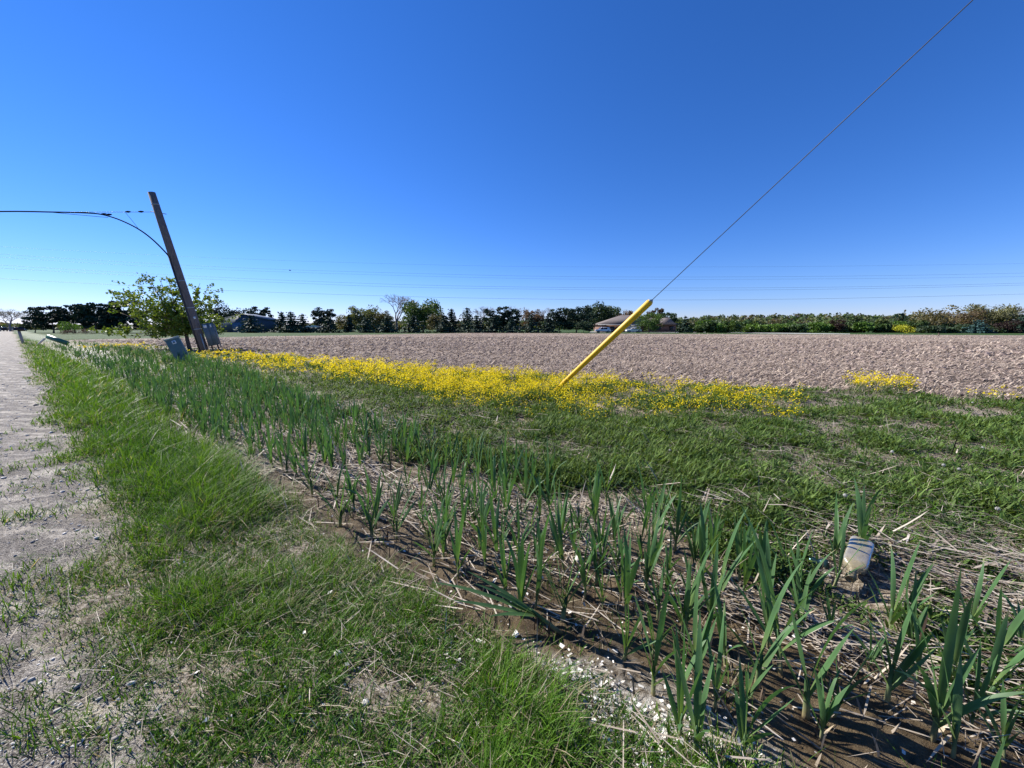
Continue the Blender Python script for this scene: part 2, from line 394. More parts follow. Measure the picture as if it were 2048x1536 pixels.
def weeds():
    x, y = scatter(180000, dmin=1.2, dmax=45, dn=3.6)
    s, t = st(x, y); d = np.hypot(x, y); gr, mud, fld, lawn, crust, straw = regions(x, y)
    n1 = fbm(x*1.3, y*1.3, 51); n2 = fbm(x*4, y*4, 52)
    dw = 3.0+.9*sstep(6, 20, t)-.5*(1-sstep(-1, .5, t))
    zone = sstep(dw-.25, dw+.3, s+(n1-.5)*.9)*(1-fld)*(s > 2.2)*(s < 13)
    dens = zone*(.14+.86*sstep(.43, .56, .4*n1+.35*n2+.25*fbm(x*11, y*11, 53)))*np.interp(t, [-4, 2, 5, 9], [1, .92, .7, .7])
    bt = P(1713, 1146); dens = dens*(np.hypot(x-bt.x+.06, y-bt.y+.08) > .24)
    k = rng.random(len(x)) < dens; x, y, d, n1 = x[k], y[k], d[k], n1[k]; n = len(x)
    m = MB(); l = lod(d, 4, 4)
    hh = rng.uniform(.025, .085, n)*(.7+sstep(.4, .65, n1)); az0 = rng.uniform(0, 6.28, n); g = np.clip(rng.normal(.45, .25, n)+(n1-.5), 0, 1)
    NL = 8
    X = np.repeat(x, NL)+rng.normal(0, .025, n*NL); Y = np.repeat(y, NL)+rng.normal(0, .025, n*NL); dd = np.repeat(l, NL)
    h = np.repeat(hh, NL)*rng.uniform(.6, 1.3, n*NL); G = np.clip(np.repeat(g, NL)+rng.normal(0, .15, n*NL), 0, 1)
    az = np.repeat(az0, NL)+np.tile(np.arange(NL)*2.4, n); lean = rng.uniform(.15, 1.15, n*NL)
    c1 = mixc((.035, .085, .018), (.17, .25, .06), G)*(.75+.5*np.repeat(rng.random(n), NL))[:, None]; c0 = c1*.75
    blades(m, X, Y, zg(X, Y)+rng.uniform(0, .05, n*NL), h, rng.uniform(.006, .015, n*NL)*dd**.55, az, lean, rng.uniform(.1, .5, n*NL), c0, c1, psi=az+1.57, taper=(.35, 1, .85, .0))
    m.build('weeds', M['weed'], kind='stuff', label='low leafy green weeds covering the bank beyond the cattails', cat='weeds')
weeds()

def flowers():
    x, y = scatter(70000, dmin=4, dmax=52, dn=6.5)
    f = flower_density(x, y); k = rng.random(len(x)) < f
    x, y = x[k], y[k]; d = np.hypot(x, y); n = len(x); l = lod(d, 6, 3.5)
    h = np.minimum(rng.gamma(12, .021, n)+.02, .4); z = zg(x, y); G = rng.random(n)
    m = MB(); NL = 5
    X = np.repeat(x, NL)+rng.normal(0, .02, n*NL); Y = np.repeat(y, NL)+rng.normal(0, .02, n*NL); H = np.repeat(h, NL); az = rng.uniform(0, 6.28, n*NL)
    c1 = mixc((.06, .13, .025), (.14, .22, .04), rng.random(n*NL))
    up = rng.random(n*NL) < .45
    blades(m, X, Y, np.repeat(z, NL)+np.where(up, 0, H*rng.uniform(0, .6, n*NL)), np.where(up, H*.95, .08), np.where(up, .005, .018)*np.repeat(l, NL), az, np.where(up, .12, .9), np.full(n*NL, .15), c1*.7, c1)
    stems = m.build('flower_stems', M['weed'])
    m = MB(); K = 12
    cx = np.repeat(x, K); cy = np.repeat(y, K); zz = np.repeat(z+h, K); q = rng.normal(0, 1, (n*K, 3))*np.array([.045, .045, .03])
    c = np.stack([cx, cy, zz], -1)+q
    col = mixc((.72, .52, .004), (.92, .76, .015), rng.random(n*K))
    nr = rng.normal(0, 1, (n*K, 3)); nr[:, 2] = np.abs(nr[:, 2])+.5
    cards(m, c, rng.uniform(.013, .023, n*K)*np.repeat(l, K), col, nr)
    o = m.build('yellow_wildflowers', M['petal'], kind='stuff', label='mass of yellow wildflowers in bloom along the field edge', cat='flowers')
    stems.parent = o
flowers()

# -- dead reed stems and litter in the ditch, dry grass at the field edge
def dead_reeds():
    x, y = scatter(190000, dmin=.4, dmax=30, dn=2.6)
    s, t = st(x, y); d = np.hypot(x, y); gr, mud, fld, lawn, crust, straw = regions(x, y)
    n1 = fbm(x*1.5, y*1.5, 61); n2 = fbm(x*5, y*5, 62)
    zone = sstep(1.25, 1.7, s+(n1-.5)*.6)*(1-sstep(3.3, 4.4, s))
    inner = sstep(1.9, 2.7, s+.25*(n2-.5)+.5*sstep(1.5, 3, t))
    a = zone*(np.interp(t, [.8, 2], [.015, .05])+.6*inner*sstep(.36, .55, n1)+np.interp(t, [.8, 2], [.04, .32])*sstep(.5, .62, n2))
    a = np.maximum(a, (s > 3.0)*(1-fld)*(s < 13)*(.26+.5*sstep(.42, .56, 1-n1)))
    a = np.maximum(a, sstep(-.6, 1.2, s)*(s < 1.3)*.13*(t < 5))
    a = a*(1-.85*sstep(8, 15, t)); bt = P(1713, 1146); a = a*(1-.93*(np.hypot(x-bt.x, y-bt.y+.05) < .13))
    k = rng.random(len(x)) < a; x, y, s, t, d, n1 = [q[k] for q in (x, y, s, t, d, n1)]; n = len(x); l = lod(d, 3, 4)
    inr = (s > 1.2) & (s < 3.6)
    fine = rng.random(n) < np.where(inr, .45, np.where(s < 1.3, 1.1, .97))
    h = np.where(fine, rng.uniform(.03, .16, n), rng.uniform(.06, .34, n)); wd = np.where(fine, rng.uniform(.0012, .003, n), np.minimum(rng.uniform(.003, .012, n), .004+.0022*d))*l**.8
    g = rng.random(n); c = mixc((.2, .15, .105), (.62, .54, .44), g**.8); br = rng.random(n) < .12; c[br] = (.07, .045, .03)
    lean = np.where(rng.random(n) < .06, rng.uniform(.3, 1.1, n), rng.normal(1.5, .14, n))
    pile = np.where(inr, rng.random(n)**2*.14*sstep(.4, .6, n1), rng.random(n)*np.where(s > 3, .09, .02))
    az = np.where(rng.random(n) < .55, rng.normal(-1.15, .35, n), rng.uniform(0, 6.28, n))
    m = MB(); blades(m, x, y, zg(x, y)+.008+pile, h, wd, az, lean, rng.normal(0, .1, n), c, c*rng.uniform(.8, 1.1, (n, 1)), taper=(1, 1, .9, .3), psi=az+1.57+rng.normal(0, .15, n))
    # broken upright stubs
    x, y = scatter(9000, dmin=.5, dmax=14, dn=3); s, t = st(x, y); n1 = fbm(x*1.5, y*1.5, 61)
    k = (s > 1.35) & (s < 3.2) & (rng.random(len(x)) < .5); x, y = x[k], y[k]; n = len(x); d = np.hypot(x, y)
    c = mixc((.09, .055, .035), (.5, .42, .33), rng.random(n)**1.3)
    blades(m, x, y, zg(x, y)-.01, rng.uniform(.03, .15, n), rng.uniform(.004, .013, n), rng.uniform(0, 6.28, n), np.abs(rng.normal(.1, .25, n)), rng.normal(0, .1, n), c*.6, c, taper=(1, .95, .8, .5))
    m.build('dead_reeds', M['dead'], kind='stuff', label='tangle of bleached dead reed stems lying over the ditch mud', cat='dead reeds')
    # dry standing grass along the field edge
    x, y = scatter(110000, dmin=5, dmax=30, dn=8); s, t = st(x, y); fe = np.interp(t, FE_T, FE_S); n1 = fbm(x*1.2, y*1.2, 81)
    a = np.exp(-((s-fe-.1)/.7)**2)*np.interp(t, [-6, -1.5, 0, 3, 10, 18], [1.0, .9, .35, .25, .12, .02])*sstep(.3, .6, n1)
    k = rng.random(len(x)) < a*.8; x, y, t = x[k], y[k], t[k]; n = len(x); d = np.hypot(x, y)
    c = mixc((.22, .17, .12), (.5, .42, .32), rng.random(n))
    m = MB(); blades(m, x, y, zg(x, y), rng.gamma(4, .05, n)*np.interp(t, [-5, -1, 2], [2.3, 1.3, .6]), rng.uniform(.002, .004, n)*lod(d, 5, 3), rng.uniform(0, 6.28, n), np.abs(rng.normal(.25, .25, n)), np.abs(rng.normal(0, .3, n)), c, c)
    m.build('dry_grass', M['dead'], kind='stuff', label='thin dry straw coloured grass standing at the field edge', cat='dry grass')
dead_reeds()

def residue():
    x, y = scatter(190000, dmin=7, dmax=105, dn=12); fld = regions(x, y)[2]; k = fld > .5
    x, y = x[k], y[k]; n = len(x); d = np.hypot(x, y); l = np.clip(d/18, 1, 2.4)
    c = mixc((.15, .11, .085), (.58, .47, .37), rng.random(n)**1.2); az = np.where(rng.random(n) < .4, rng.normal(1.45, .3, n), rng.uniform(0, 6.28, n))
    m = MB(); blades(m, x, y, zg(x, y)+.03+rng.random(n)*.05, rng.uniform(.05, .22, n)*l**.6, rng.uniform(.01, .03, n)*l, az, rng.normal(1.35, .2, n), rng.normal(0, .15, n), c, c, taper=(1, 1, .9, .5))
    m.build('crop_residue', M['dead'], kind='stuff', label='pale chopped corn residue scattered over the bare field', cat='crop residue')
    # clods
    x, y = scatter(26000, dmin=7, dmax=60, dn=12); fld = regions(x, y)[2]; k = fld > .5; x, y = x[k], y[k]; n = len(x)
    m = MB(); rocks(m, x, y, zg(x, y)+.02, rng.uniform(.02, .07, n)*np.clip(np.hypot(x, y)/16, 1, 2.2), mixc((.09, .065, .052), (.3, .23, .2), rng.random(n)), .6)
    m.build('soil_clods', M['stone'], kind='stuff', label='brown clods of tilled soil lying in the bare field', cat='soil')
OCT = np.array([(1, 0, 0), (0, 1, 0), (-1, 0, 0), (0, -1, 0), (.0, .0, 1), (.7, .7, .55), (-.7, .7, .5), (-.7, -.7, .55), (.7, -.7, .5)], float)
OCF = np.array([(0, 5, 8), (5, 0, 1), (1, 6, 5), (6, 1, 2), (2, 7, 6), (7, 2, 3), (3, 8, 7), (8, 3, 0), (4, 8, 5), (4, 5, 6), (4, 6, 7), (4, 7, 8)])
def rocks(m, x, y, z, r, col, flat=.7):
    n = len(x); a = rng.uniform(0, 6.28, n); V = OCT[None]*r[:, None, None]*rng.uniform(.6, 1.35, (n, 9, 1))*np.array([1.2, .85, flat])
    ca, sa = np.cos(a)[:, None], np.sin(a)[:, None]
    X = V[..., 0]*ca-V[..., 1]*sa; Y = V[..., 0]*sa+V[..., 1]*ca
    V = np.stack([X+x[:, None], Y+y[:, None], V[..., 2]+z[:, None]], -1)
    m.add(V.reshape(-1, 3), {3: ((np.arange(n)*9)[:, None, None]+OCF[None]).reshape(-1, 3)}, np.repeat(col, 9, axis=0))
residue()
def gravel():
    x, y = scatter(75000, dmin=.3, dmax=25, dn=2.2); s, t = st(x, y); gr = regions(x, y)[0]
    n1 = fbm(x*3, y*3, 91); k = (rng.random(len(x)) < gr*(.25+.75*sstep(.4, .6, n1))+.06*(s < 1.2)) & (s > -5)
    x, y = x[k], y[k]; n = len(x); d = np.hypot(x, y)
    c = mixc((.16, .145, .13), (.66, .63, .58), rng.random(n)**.9)
    m = MB(); rocks(m, x, y, zg(x, y)+.002, rng.gamma(1.7, .0017, n)*lod(d, 3, 3)+.001, c)
    m.build('gravel', M['stone'], kind='stuff', label='loose pale gravel stones on the road and its shoulder', cat='gravel')
    # flakes of dried mud and leaf along the lip of the ditch
    x, y = scatter(60000, dmin=.4, dmax=9, dn=2.2); crust = regions(x, y)[4]; s, t = st(x, y); mud = regions(x, y)[1]
    k = rng.random(len(x)) < crust*.6+mud*.03+.015*(s > .2)*(s < 1.2); x, y = x[k], y[k]; n = len(x)
    c = mixc((.3, .26, .21), (.78, .75, .7), rng.random(n)**.7)
    nr = rng.normal(0, .45, (n, 3)); nr[:, 2] = 1
    m = MB(); cards(m, np.stack([x, y, zg(x, y)+.012+rng.random(n)*.012], -1), rng.gamma(2.2, .004, n)+.003, c, nr, 1.3)
    m.build('dry_flakes', M['stone'], kind='stuff', label='pale dried flakes littering the ditch edge by the grass', cat='litter')
gravel()

# ------------------------------------------------------------------ cattails
def leaf_mesh(L, w, ang, curl, twist, seed, tip=None, z0=0.0, off=0.0):
    r = random.Random(seed); m = MB(); n = 9; V = []; Cc = []
    for i in range(n):
        u = i/(n-1)
        a = ang+curl*u*u
        if i == 0: x, z = off, z0
        else:
            st_ = L/(n-1); x += math.sin(a)*st_; z += math.cos(a)*st_
        ww = w*(.55+.45*min(1, u*4))*(1-max(0, (u-.45)/.55)**1.7)*.5+.0006
        th = twist*u
        dx, dy = math.cos(a)*math.sin(th), math.cos(th)
        dzz = -math.sin(a)*math.sin(th)
        fold = .22*ww*2*(1-u)
        nx, nz = -math.cos(a), math.sin(a)
        V += [(x-dx*ww, -dy*ww, z-dzz*ww), (x+nx*fold, 0, z+nz*fold), (x+dx*ww, dy*ww, z+dzz*ww)]
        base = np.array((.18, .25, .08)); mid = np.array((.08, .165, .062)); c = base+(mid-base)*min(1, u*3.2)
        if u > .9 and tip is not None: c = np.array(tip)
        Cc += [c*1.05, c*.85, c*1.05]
    F = [(i*3+j, i*3+j+1, i*3+3+j+1, i*3+3+j) for i in range(n-1) for j in (0, 1)]
    m.add(V, {4: F}, np.array(Cc)); return m
def stem_mb(h, r0, seed, bend=0.0):
    m = MB(); pts = []; cols = []
    for i in range(7):
        u = i/6; pts.append((bend*u*u*h, 0, -.03+u*(h+.03)))
        c = [(.11, .06, .03), (.3, .25, .14), (.3, .31, .16), (.2, .26, .12), (.12, .19, .08), (.08, .15, .06), (.065, .135, .055)][i]; cols.append(c)
    m.tube(pts, [r0*1.15, r0*1.1, r0, r0*.92, r0*.85, r0*.75, r0*.5], 8, np.array(cols), flat=.62); return m
def dead_sheath(h, w, ang, seed):
    m = leaf_mesh(h, w, ang, .5*ang, .5, seed); c = np.array((.42, .34, .24))
    m.col = [np.broadcast_to(c, a.shape).copy() for a in m.col]; return m
VAR = []; VARMB = []
for vi in range(12):
    r = random.Random(100+vi); nl = r.choice([4, 5, 5, 6, 6, 7]); sh = r.uniform(.12, .2); parts = []
    parts.append(('stem', stem_mb(sh, r.uniform(.010, .015), vi, r.uniform(-.1, .1))))
    for i in range(nl):
        sgn = 1 if i % 2 else -1
        f = i/(nl-1)
        ang = sgn*(.52-.4*f)*r.uniform(.6, 1.3); L = r.uniform(.33, .5)*(.72+.4*f)
        tip = (.42, .33, .18) if r.random() < .3 else None
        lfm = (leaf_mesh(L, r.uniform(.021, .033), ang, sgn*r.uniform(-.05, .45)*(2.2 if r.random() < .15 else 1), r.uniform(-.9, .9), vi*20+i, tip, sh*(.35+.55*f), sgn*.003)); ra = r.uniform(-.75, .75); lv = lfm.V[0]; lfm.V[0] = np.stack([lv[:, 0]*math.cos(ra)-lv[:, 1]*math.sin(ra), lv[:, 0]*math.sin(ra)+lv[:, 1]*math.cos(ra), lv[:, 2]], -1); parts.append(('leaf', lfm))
    if r.random() < .6: parts.append(('dead_sheath', dead_sheath(r.uniform(.08, .16), .014, r.choice([-1, 1])*r.uniform(.5, 1.1), vi)))
    VARMB.append([p[1] for p in parts])
    VAR.append([(nm, mb.mesh(nm, M['cattail'] if nm != 'dead_sheath' else M['dead'], True)) for nm, mb in parts])
CAT_GROUP = 'cattail shoots in the wet ditch'
CAT_LABEL = 'green cattail shoot with a fan of upright blades rooted in ditch mud'
def cattail(x, y, sc, rz, tilt, vi, label=CAT_LABEL):
    e = empty('cattail', (x, y, gz(x, y)), 0, label=label, cat='cattail', group=CAT_GROUP)
    e.rotation_euler = (tilt*math.cos(rz*3), tilt*math.sin(rz*3), rz); e.scale = (sc, sc, sc)
    for nm, me in VAR[vi]:
        o = bpy.data.objects.new(nm, me); C.collection.objects.link(o); o.parent = e
near_px = [(1389, 1517, .85, 'cattail shoot at the bottom edge, leftmost in the bare mud'), (1480, 1517, .8, None), (1358, 1479, .8, None), (1642, 1476, .6, None), (1612, 1432, 1.0, None),
 (1666, 1431, .75, None), (1773, 1407, .95, None), (1865, 1479, 1.05, None), (1906, 1517, .8, None), (1961, 1414, .95, None), (2005, 1522, .6, 'short broad cattail shoot in the bottom right corner'), (1560, 1345, 1.15, None),
 (1416, 1263, .85, None), (1367, 1273, 1.1, None), (1485, 1198, .85, None), (1598, 1239, .9, None), (1668, 1175, .7, None), (1666, 1123, .8, 'cattail shoot standing right behind the plastic bottle'), (1721, 1109, .9, None), (1535, 1297, .9, None),
 (1735, 1345, .42, None), (1985, 1335, .9, None), (868, 1130, .95, None), (916, 1157, .9, None), (745, 1078, 1.0, 'tall lone cattail shoot beside the turf, left of the first clump'), (888, 1119, .8, None), (1012, 1195, .75, None), (1042, 1232, .95, None), (1071, 1219, .85, None),
 (1125, 1243, 1.0, None), (1251, 1232, .9, None), (1364, 1267, .7, None), (1306, 1393, 1.0, 'cattail shoot beside the white crust patch, in front of the mud'), (1361, 1400, .7, None), (967, 1089, .95, None), (994, 1123, .9, None), (1169, 1161, .8, None), (1193, 1167, .8, None),
 (1303, 1092, .85, None), (1227, 1096, .8, None), (1121, 1096, .85, None), (680, 1053, 1.0, None), (625, 991, .9, None), (574, 947, .9, None), (390, 838, .9, None), (1820, 1300, .8, None), (1660, 1275, .5, None), (1900, 1380, .85, None), (1450, 1330, .7, None), (1290, 1180, .9, None), (1010, 1060, .9, None)]
pts = []
for i, (u, v, sc, lb) in enumerate(near_px):
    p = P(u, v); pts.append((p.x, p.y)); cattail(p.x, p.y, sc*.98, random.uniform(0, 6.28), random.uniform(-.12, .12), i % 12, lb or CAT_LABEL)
cx, cy = scatter(26000, dmin=1.5, dmax=55, dn=7); cs, ct = st(cx, cy); nn = fbm(cx*1.6, cy*1.6, 99)
hiS = np.interp(ct, [-1.5, 0, 3, 8, 15, 25, 50], [2.7, 3.0, 3.2, 3.5, 4.4, 4.8, 4.2]); loS = np.interp(ct, [-2, 3, 8, 20, 50], [1.5, 1.5, 1.45, 1.8, 1.9])
ok = (cs > loS+(nn-.5)*.6) & (cs < hiS+(nn-.5)*.6) & (rng.random(len(cx)) < np.where(ct < .6, .6, np.where(ct < 5, .62, .98))*sstep(np.where(ct < 6, .32, .22), np.where(ct < 6, .52, .42), nn)) & (ct > -2.2)
cand = sorted(zip(cx[ok], cy[ok]), key=lambda q: q[0]**2+q[1]**2)
kept = []
for (x, y) in cand:
    d = math.hypot(x, y); md = .115 if d < 7 else .09
    bq = P(1713, 1146); tt = max(.45, min(1.0, (x*bq.x+y*bq.y)/(bq.x**2+bq.y**2)))
    if math.hypot(x-bq.x*tt, y-bq.y*tt) < .15: continue
    if all((x-a)**2+(y-b)**2 > md*md for a, b in pts[-260:]): pts.append((x, y)); kept.append((x, y))
nind = 298-len(near_px)
for i, (x, y) in enumerate(kept[:nind]):
    cattail(x, y, random.uniform(.45, .92), random.uniform(0, 6.28), random.uniform(-.15, .15), random.randrange(12))
m = MB()
for x, y in kept[nind:]:
    vs = VARMB[random.randrange(12)]; a = random.uniform(0, 6.28); sc = random.uniform(.5, .85); z = gz(x, y); d = math.hypot(x, y); f = min(1.5, max(1, d/14))
    for q in vs:
        V = np.concatenate(q.V)*sc; V = V*np.array([1, f, 1]); V = np.stack([V[:, 0]*math.cos(a)-V[:, 1]*math.sin(a)+x, V[:, 0]*math.sin(a)+V[:, 1]*math.cos(a)+y, V[:, 2]+z], -1)
        m.add(V, {k: np.concatenate([A for A in l]) for k, l in q.F.items()}, np.concatenate(q.col))
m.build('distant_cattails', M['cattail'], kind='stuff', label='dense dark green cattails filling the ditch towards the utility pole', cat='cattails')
print('cattails kept', len(kept))
# the one bent over the turf
p = P(1118, 1264); e = empty('bent_cattail', p, 0, label='cattail shoot bent flat over the turf, its long blades pointing left', cat='cattail')
sm = stem_mb(.2, .013, 3); o = sm.build('stem', M['cattail'], e, True); o.rotation_euler = (0, R(-52), R(-8))
tipv = Matrix.Rotation(R(-8), 4, 'Z')@Matrix.Rotation(R(-52), 4, 'Y')@Vector((0, 0, .13))
for i, (L, a, c, rz) in enumerate([(.62, 66, .34, -4), (.46, 60, .2, -14), (.4, 55, .25, 0), (.5, 70, .12, 7), (.3, 66, .4, 18)]):
    lm = leaf_mesh(L, .022, R(-a), -c, .4, 700+i); o = lm.build('leaf', M['cattail'], e, True); o.location = tipv; o.rotation_euler = (0, 0, R(rz))

# dandelion seed heads
def dandelion(u, v):
    p = P(u, v, .1); e = empty('dandelion', p, 0, label='white fluffy dandelion seed head standing among the green weeds', cat='dandelion', group='dandelion seed heads on the weedy bank')
    a = MB(); a.tube([(0, 0, 0), (.004, .003, .05), (0, 0, .1)], .0022, 5, (.12, .18, .06)); a.build('stem', M['weed'], e)
    q = rng.normal(0, 1, (260, 3)); q /= np.linalg.norm(q, axis=1, keepdims=True); b = MB(); cards(b, q*.015*rng.uniform(.75, 1.05, (260, 1))+np.array([0, 0, .11]), .006, (.55, .54, .5), q)
    b.build('seed_head', M['petal'], e)
for u, v in [(1965, 897), (1784, 905), (1690, 993), (1887, 932), (1918, 940), (1945, 806), (880, 826), (772, 812), (735, 770), (1340, 902), (1600, 870), (1995, 1020)]: dandelion(u, v)

# ------------------------------------------------------------------ rubbish in the ditch
M['plastic'] = plain('yellowed_plastic', (.36, .31, .2), .3, var=.25, scale=14, bump=.4)
M['plastic'].node_tree.nodes['Principled BSDF'].inputs['Transmission Weight'].default_value = .4
M['plastic'].node_tree.nodes['Principled BSDF'].inputs['Subsurface Weight'].default_value = .3
M['plastic'].node_tree.nodes['Principled BSDF'].inputs['Subsurface Radius'].default_value = (.05, .05, .03)
def bottle():
    p = P(1713, 1146); e = empty('plastic_bottle', (p.x-.0, p.y+.01, p.z+.115), 0, label='empty yellowed translucent plastic bottle lying on dead reeds, neck towards the viewer', cat='bottle')
    b0, b1 = P(1704, 1122), P(1727, 1186); dv = b1-b0; e.rotation_euler = (R(-20), R(-6), math.atan2(dv.y, dv.x)-R(108)); e.scale = (.92, 1.3, 1.1)
    # body along +y, rounded rectangle section
    sec = [(-.112, .35), (-.108, .8), (-.095, .97), (-.06, 1), (-.02, .97), (.02, .985), (.055, 1.0), (.075, .93), (.09, .75), (.1, .45), (.104, .26), (.125, .25)]
    V = []; k = 28; n = len(sec)
    for y, f in sec:
        rd = max(0, 1-(y-.06)/.04) if y > .06 else 1
        for j in range(k):
            a = 2*math.pi*j/k; c, s_ = math.cos(a), math.sin(a); ex = .42 if y < .08 else .8
            V.append((math.copysign(abs(c)**ex, c)*.068*f, y, math.copysign(abs(s_)**ex, s_)*.036*(f if y < .09 else f*1.6 if f < .5 else f)))
    m = MB(); m.add(V, {4: [(i*k+j, i*k+(j+1) % k, (i+1)*k+(j+1) % k, (i+1)*k+j) for i in range(n-1) for j in range(k)], k: [tuple(range(k))]})
    m.build('body', M['plastic'], e, True)
    m = MB(); m.lathe([(a_*1.4, b_*1.3) for a_, b_ in [(.0175, -.01), (.0175, .008), (.021, .009), (.021, .012), (.0175, .013), (.0175, .018), (.0215, .019), (.0215, .025), (.018, .026), (.018, .034), (.0145, .034), (.0145, .005)]], 20, (0, .122, 0), Matrix.Rotation(R(-90), 4, 'X')); m.build('neck', M['plastic'], e, True)
bottle()
def can():
    p = P(1635, 1133); e = empty('crushed_can', (p.x, p.y, p.z+.03), 0, label='crushed dark can half hidden in reed litter behind the bottle', cat='can'); e.rotation_euler = (R(80), R(20), R(50))
    m = MB(); k = 20; prof = [(.024, -.05), (.031, -.045), (.032, -.02), (.027, -.005), (.024, .01), (.03, .025), (.032, .04), (.025, .052), (.023, .053)]
    m.lathe(prof, k); V = m.V[0]; V[:, 0] *= 1-.35*np.exp(-(V[:, 2]/.02)**2); V += rng.normal(0, .0012, V.shape)
    m.build('body', plain('can_paint', (.03, .07, .075), .3, .6, .4, 20), e, True)
    m = MB(); m.lathe([(.0, .05), (.021, .05), (.0235, .054)], k); m.build('lid', plain('can_lid', (.75, .76, .76), .25, .9, .1), e, True)
can()
M['pale_stone'] = plain('pale_stone', (.62, .58, .52), .85, var=.25, scale=40, bump=.6)
for u, v, r, lb in [(675, 1309, .017, 'pale stone in the turf, left of the bent cattail'), (731, 1408, .016, 'pale stone in the turf near the bottom edge'), (1655, 1153, .02, 'flat white stone lying just left of the plastic bottle'), (1404, 1150, .028, 'whitish lump between cattail shoots left of the bottle'), (1158, 1122, .03, 'rounded white lump amid dead reeds in mid ditch')]:
    p = P(u, v); bm = MB(); k = 12; prof = [(.001, -.6), (.7, -.45), (1, 0), (.85, .4), (.5, .62), (.001, .7)]
    bm.lathe([(a*r, b*r) for a, b in prof], k); V = bm.V[0]; V += np.stack([fbm(V[:, 0]*90+u, V[:, 1]*90, 1)-.5, fbm(V[:, 1]*90+v, V[:, 2]*90, 2)-.5, fbm(V[:, 2]*90, V[:, 0]*90, 3)-.5], -1)*r*.7
    o = bm.build('stone', M['pale_stone'], None, True, label=lb, cat='stone'); o.location = (p.x, p.y, p.z+r*.5)

# ------------------------------------------------------------------ utility pole with its cabinet, cable, pedestal, guy wire
M['pole'] = plain('weathered_pole', (.15, .125, .115), .9, var=.45, scale=6, bump=.8, stretch=(6, 6, .5))
M['steel'] = plain('galvanised_steel', (.3, .32, .33), .45, .4, .15, 10)
M['box'] = plain('grey_green_paint', (.12, .15, .15), .5, 0, .12, 6)
M['pedbox'] = plain('faded_green_paint', (.12, .165, .14), .55, 0, .15, 5)
M['black'] = plain('black_cable', (.015, .015, .017), .95, 0, .2, spec=.05)
M['sticker'] = plain('white_sticker', (.75, .75, .72), .5, 0, .05)
base = P(410, 706); YP = base.y; top = D(303, 385, YP-.6)
e = empty('utility_pole', base, 0, label='leaning wooden utility pole with a grey cabinet strapped to its foot', cat='utility pole')
ax = Vector(top)-Vector(base); Lp = ax.length
def onpole(f, du=0, dv=0):   # point in pole's local space, du to the right, dv towards viewer
    return ax*f+Vector((du*.77, du*.64, 0))+Vector((dv*.64, -dv*.77, 0))
m = MB(); m.tube([onpole(-.03), onpole(.25), onpole(.5), onpole(.75), onpole(1)], [.215, .205, .19, .175, .16], 20); m.build('pole', M['pole'], e, True)
m = MB(); m.tube([onpole(0, -.2, .12), onpole(.2, -.19, .12), onpole(.4, -.175, .12), onpole(.62, -.165, .11)], .045, 8); m.build('conduit', plain('dark_conduit', (.03, .03, .035), .5), e, True)
m = MB(); m.tube([onpole(-.01, .06, .26), onpole(.13, .08, .25)], .03, 8); m.build('conduit', M['steel'], e, True)
def rotpole(): return ax.to_track_quat('Z', 'Y').to_matrix()
dirx = Vector((.77, .64, 0)); diry = ax.normalized().cross(dirx).normalized(); rx = diry.cross(ax.normalized()).normalized()
RM = Matrix((rx, diry, ax.normalized())).transposed()
cab = onpole(.125, .52, .12)
m = MB(); m.box(cab, (.52, .26, 1.28), RM); bx = m.build('cabinet', M['box'], e)
for dx in (-.135, .135):
    m = MB(); m.box(cab+RM@Vector((dx, -.138, .0)), (.24, .016, 1.2), RM); m.build('door', M['box'], bx)
for dx, ww in ((-.13, .15), (.12, .07)):
    m = MB(); m.box(cab+RM@Vector((dx, -.15, .47)), (ww, .005, .16), RM); m.build('sticker', M['sticker'], bx)
m = MB(); m.box(cab+RM@Vector((.3, .03, -.12)), (.06, .2, 1.35), RM); m.build('side_channel', M['steel'], e)
for du in (.42, .7):
    m = MB(); m.tube([onpole(-.02, du, .12), onpole(.07, du-.02, .12)], .035, 8); m.build('conduit', plain('rusty_conduit', (.05, .035, .03), .8), e, True)
m = MB(); m.tube([onpole(.885, -.3, .0), onpole(.882, .32, 0)], .02, 6); m.build('bolt', M['steel'], e)
for f_, nm_ in ((.16, 'strap'), (.3, 'strap'), (.47, 'strap'), (.93, 'strap')):
    m = MB(); rr_ = .222-.055*f_; m.tube([onpole(f_-.003), onpole(f_+.003)], rr_, 18); m.build(nm_, M['steel'], e, True)
m = MB(); m.box(onpole(.235, .06, .2), (.09, .01, .13), RM); m.build('number_plate', M['sticker'], e)
# service cable
def DP(u, v): return D(u, v, YP-.5)
a0 = DP(334, 508); ce = empty('service_cable', a0, 0, label='black overhead service cable curving down onto the leaning pole', cat='cable')
def rel(q): return Vector(q)-Vector(a0)
def smooth(pts, n=6):
    o = []
    for i in range(len(pts)-1):
        p0, p1, p2, p3 = pts[max(i-1, 0)], pts[i], pts[i+1], pts[min(i+2, len(pts)-1)]
        for j in range(n):
            t = j/n; o.append(.5*((2*p1)+(p2-p0)*t+(2*p0-5*p1+4*p2-p3)*t*t+(3*p1-p0-3*p2+p3)*t**3))
    return o+[pts[-1]]
m = MB(); m.tube(smooth([rel(DP(*q)) for q in [(341, 520), (334, 508), (305, 479), (275, 457), (240, 440), (212, 431), (190, 427), (150, 425), (100, 424), (50, 423), (0, 423), (-250, 426)]]), .035, 6); m.build('cable', M['black'], ce, True)
m = MB(); m.tube([rel(DP(*q)) for q in [(306, 424), (255, 424), (170, 424), (60, 423)]], .012, 5); m.build('messenger_wire', M['steel'], ce)
m = MB(); m.tube([rel(DP(*q)) for q in [(105, 425), (160, 430), (216, 435)]], .012, 5); m.build('tie_wire', M['black'], ce)
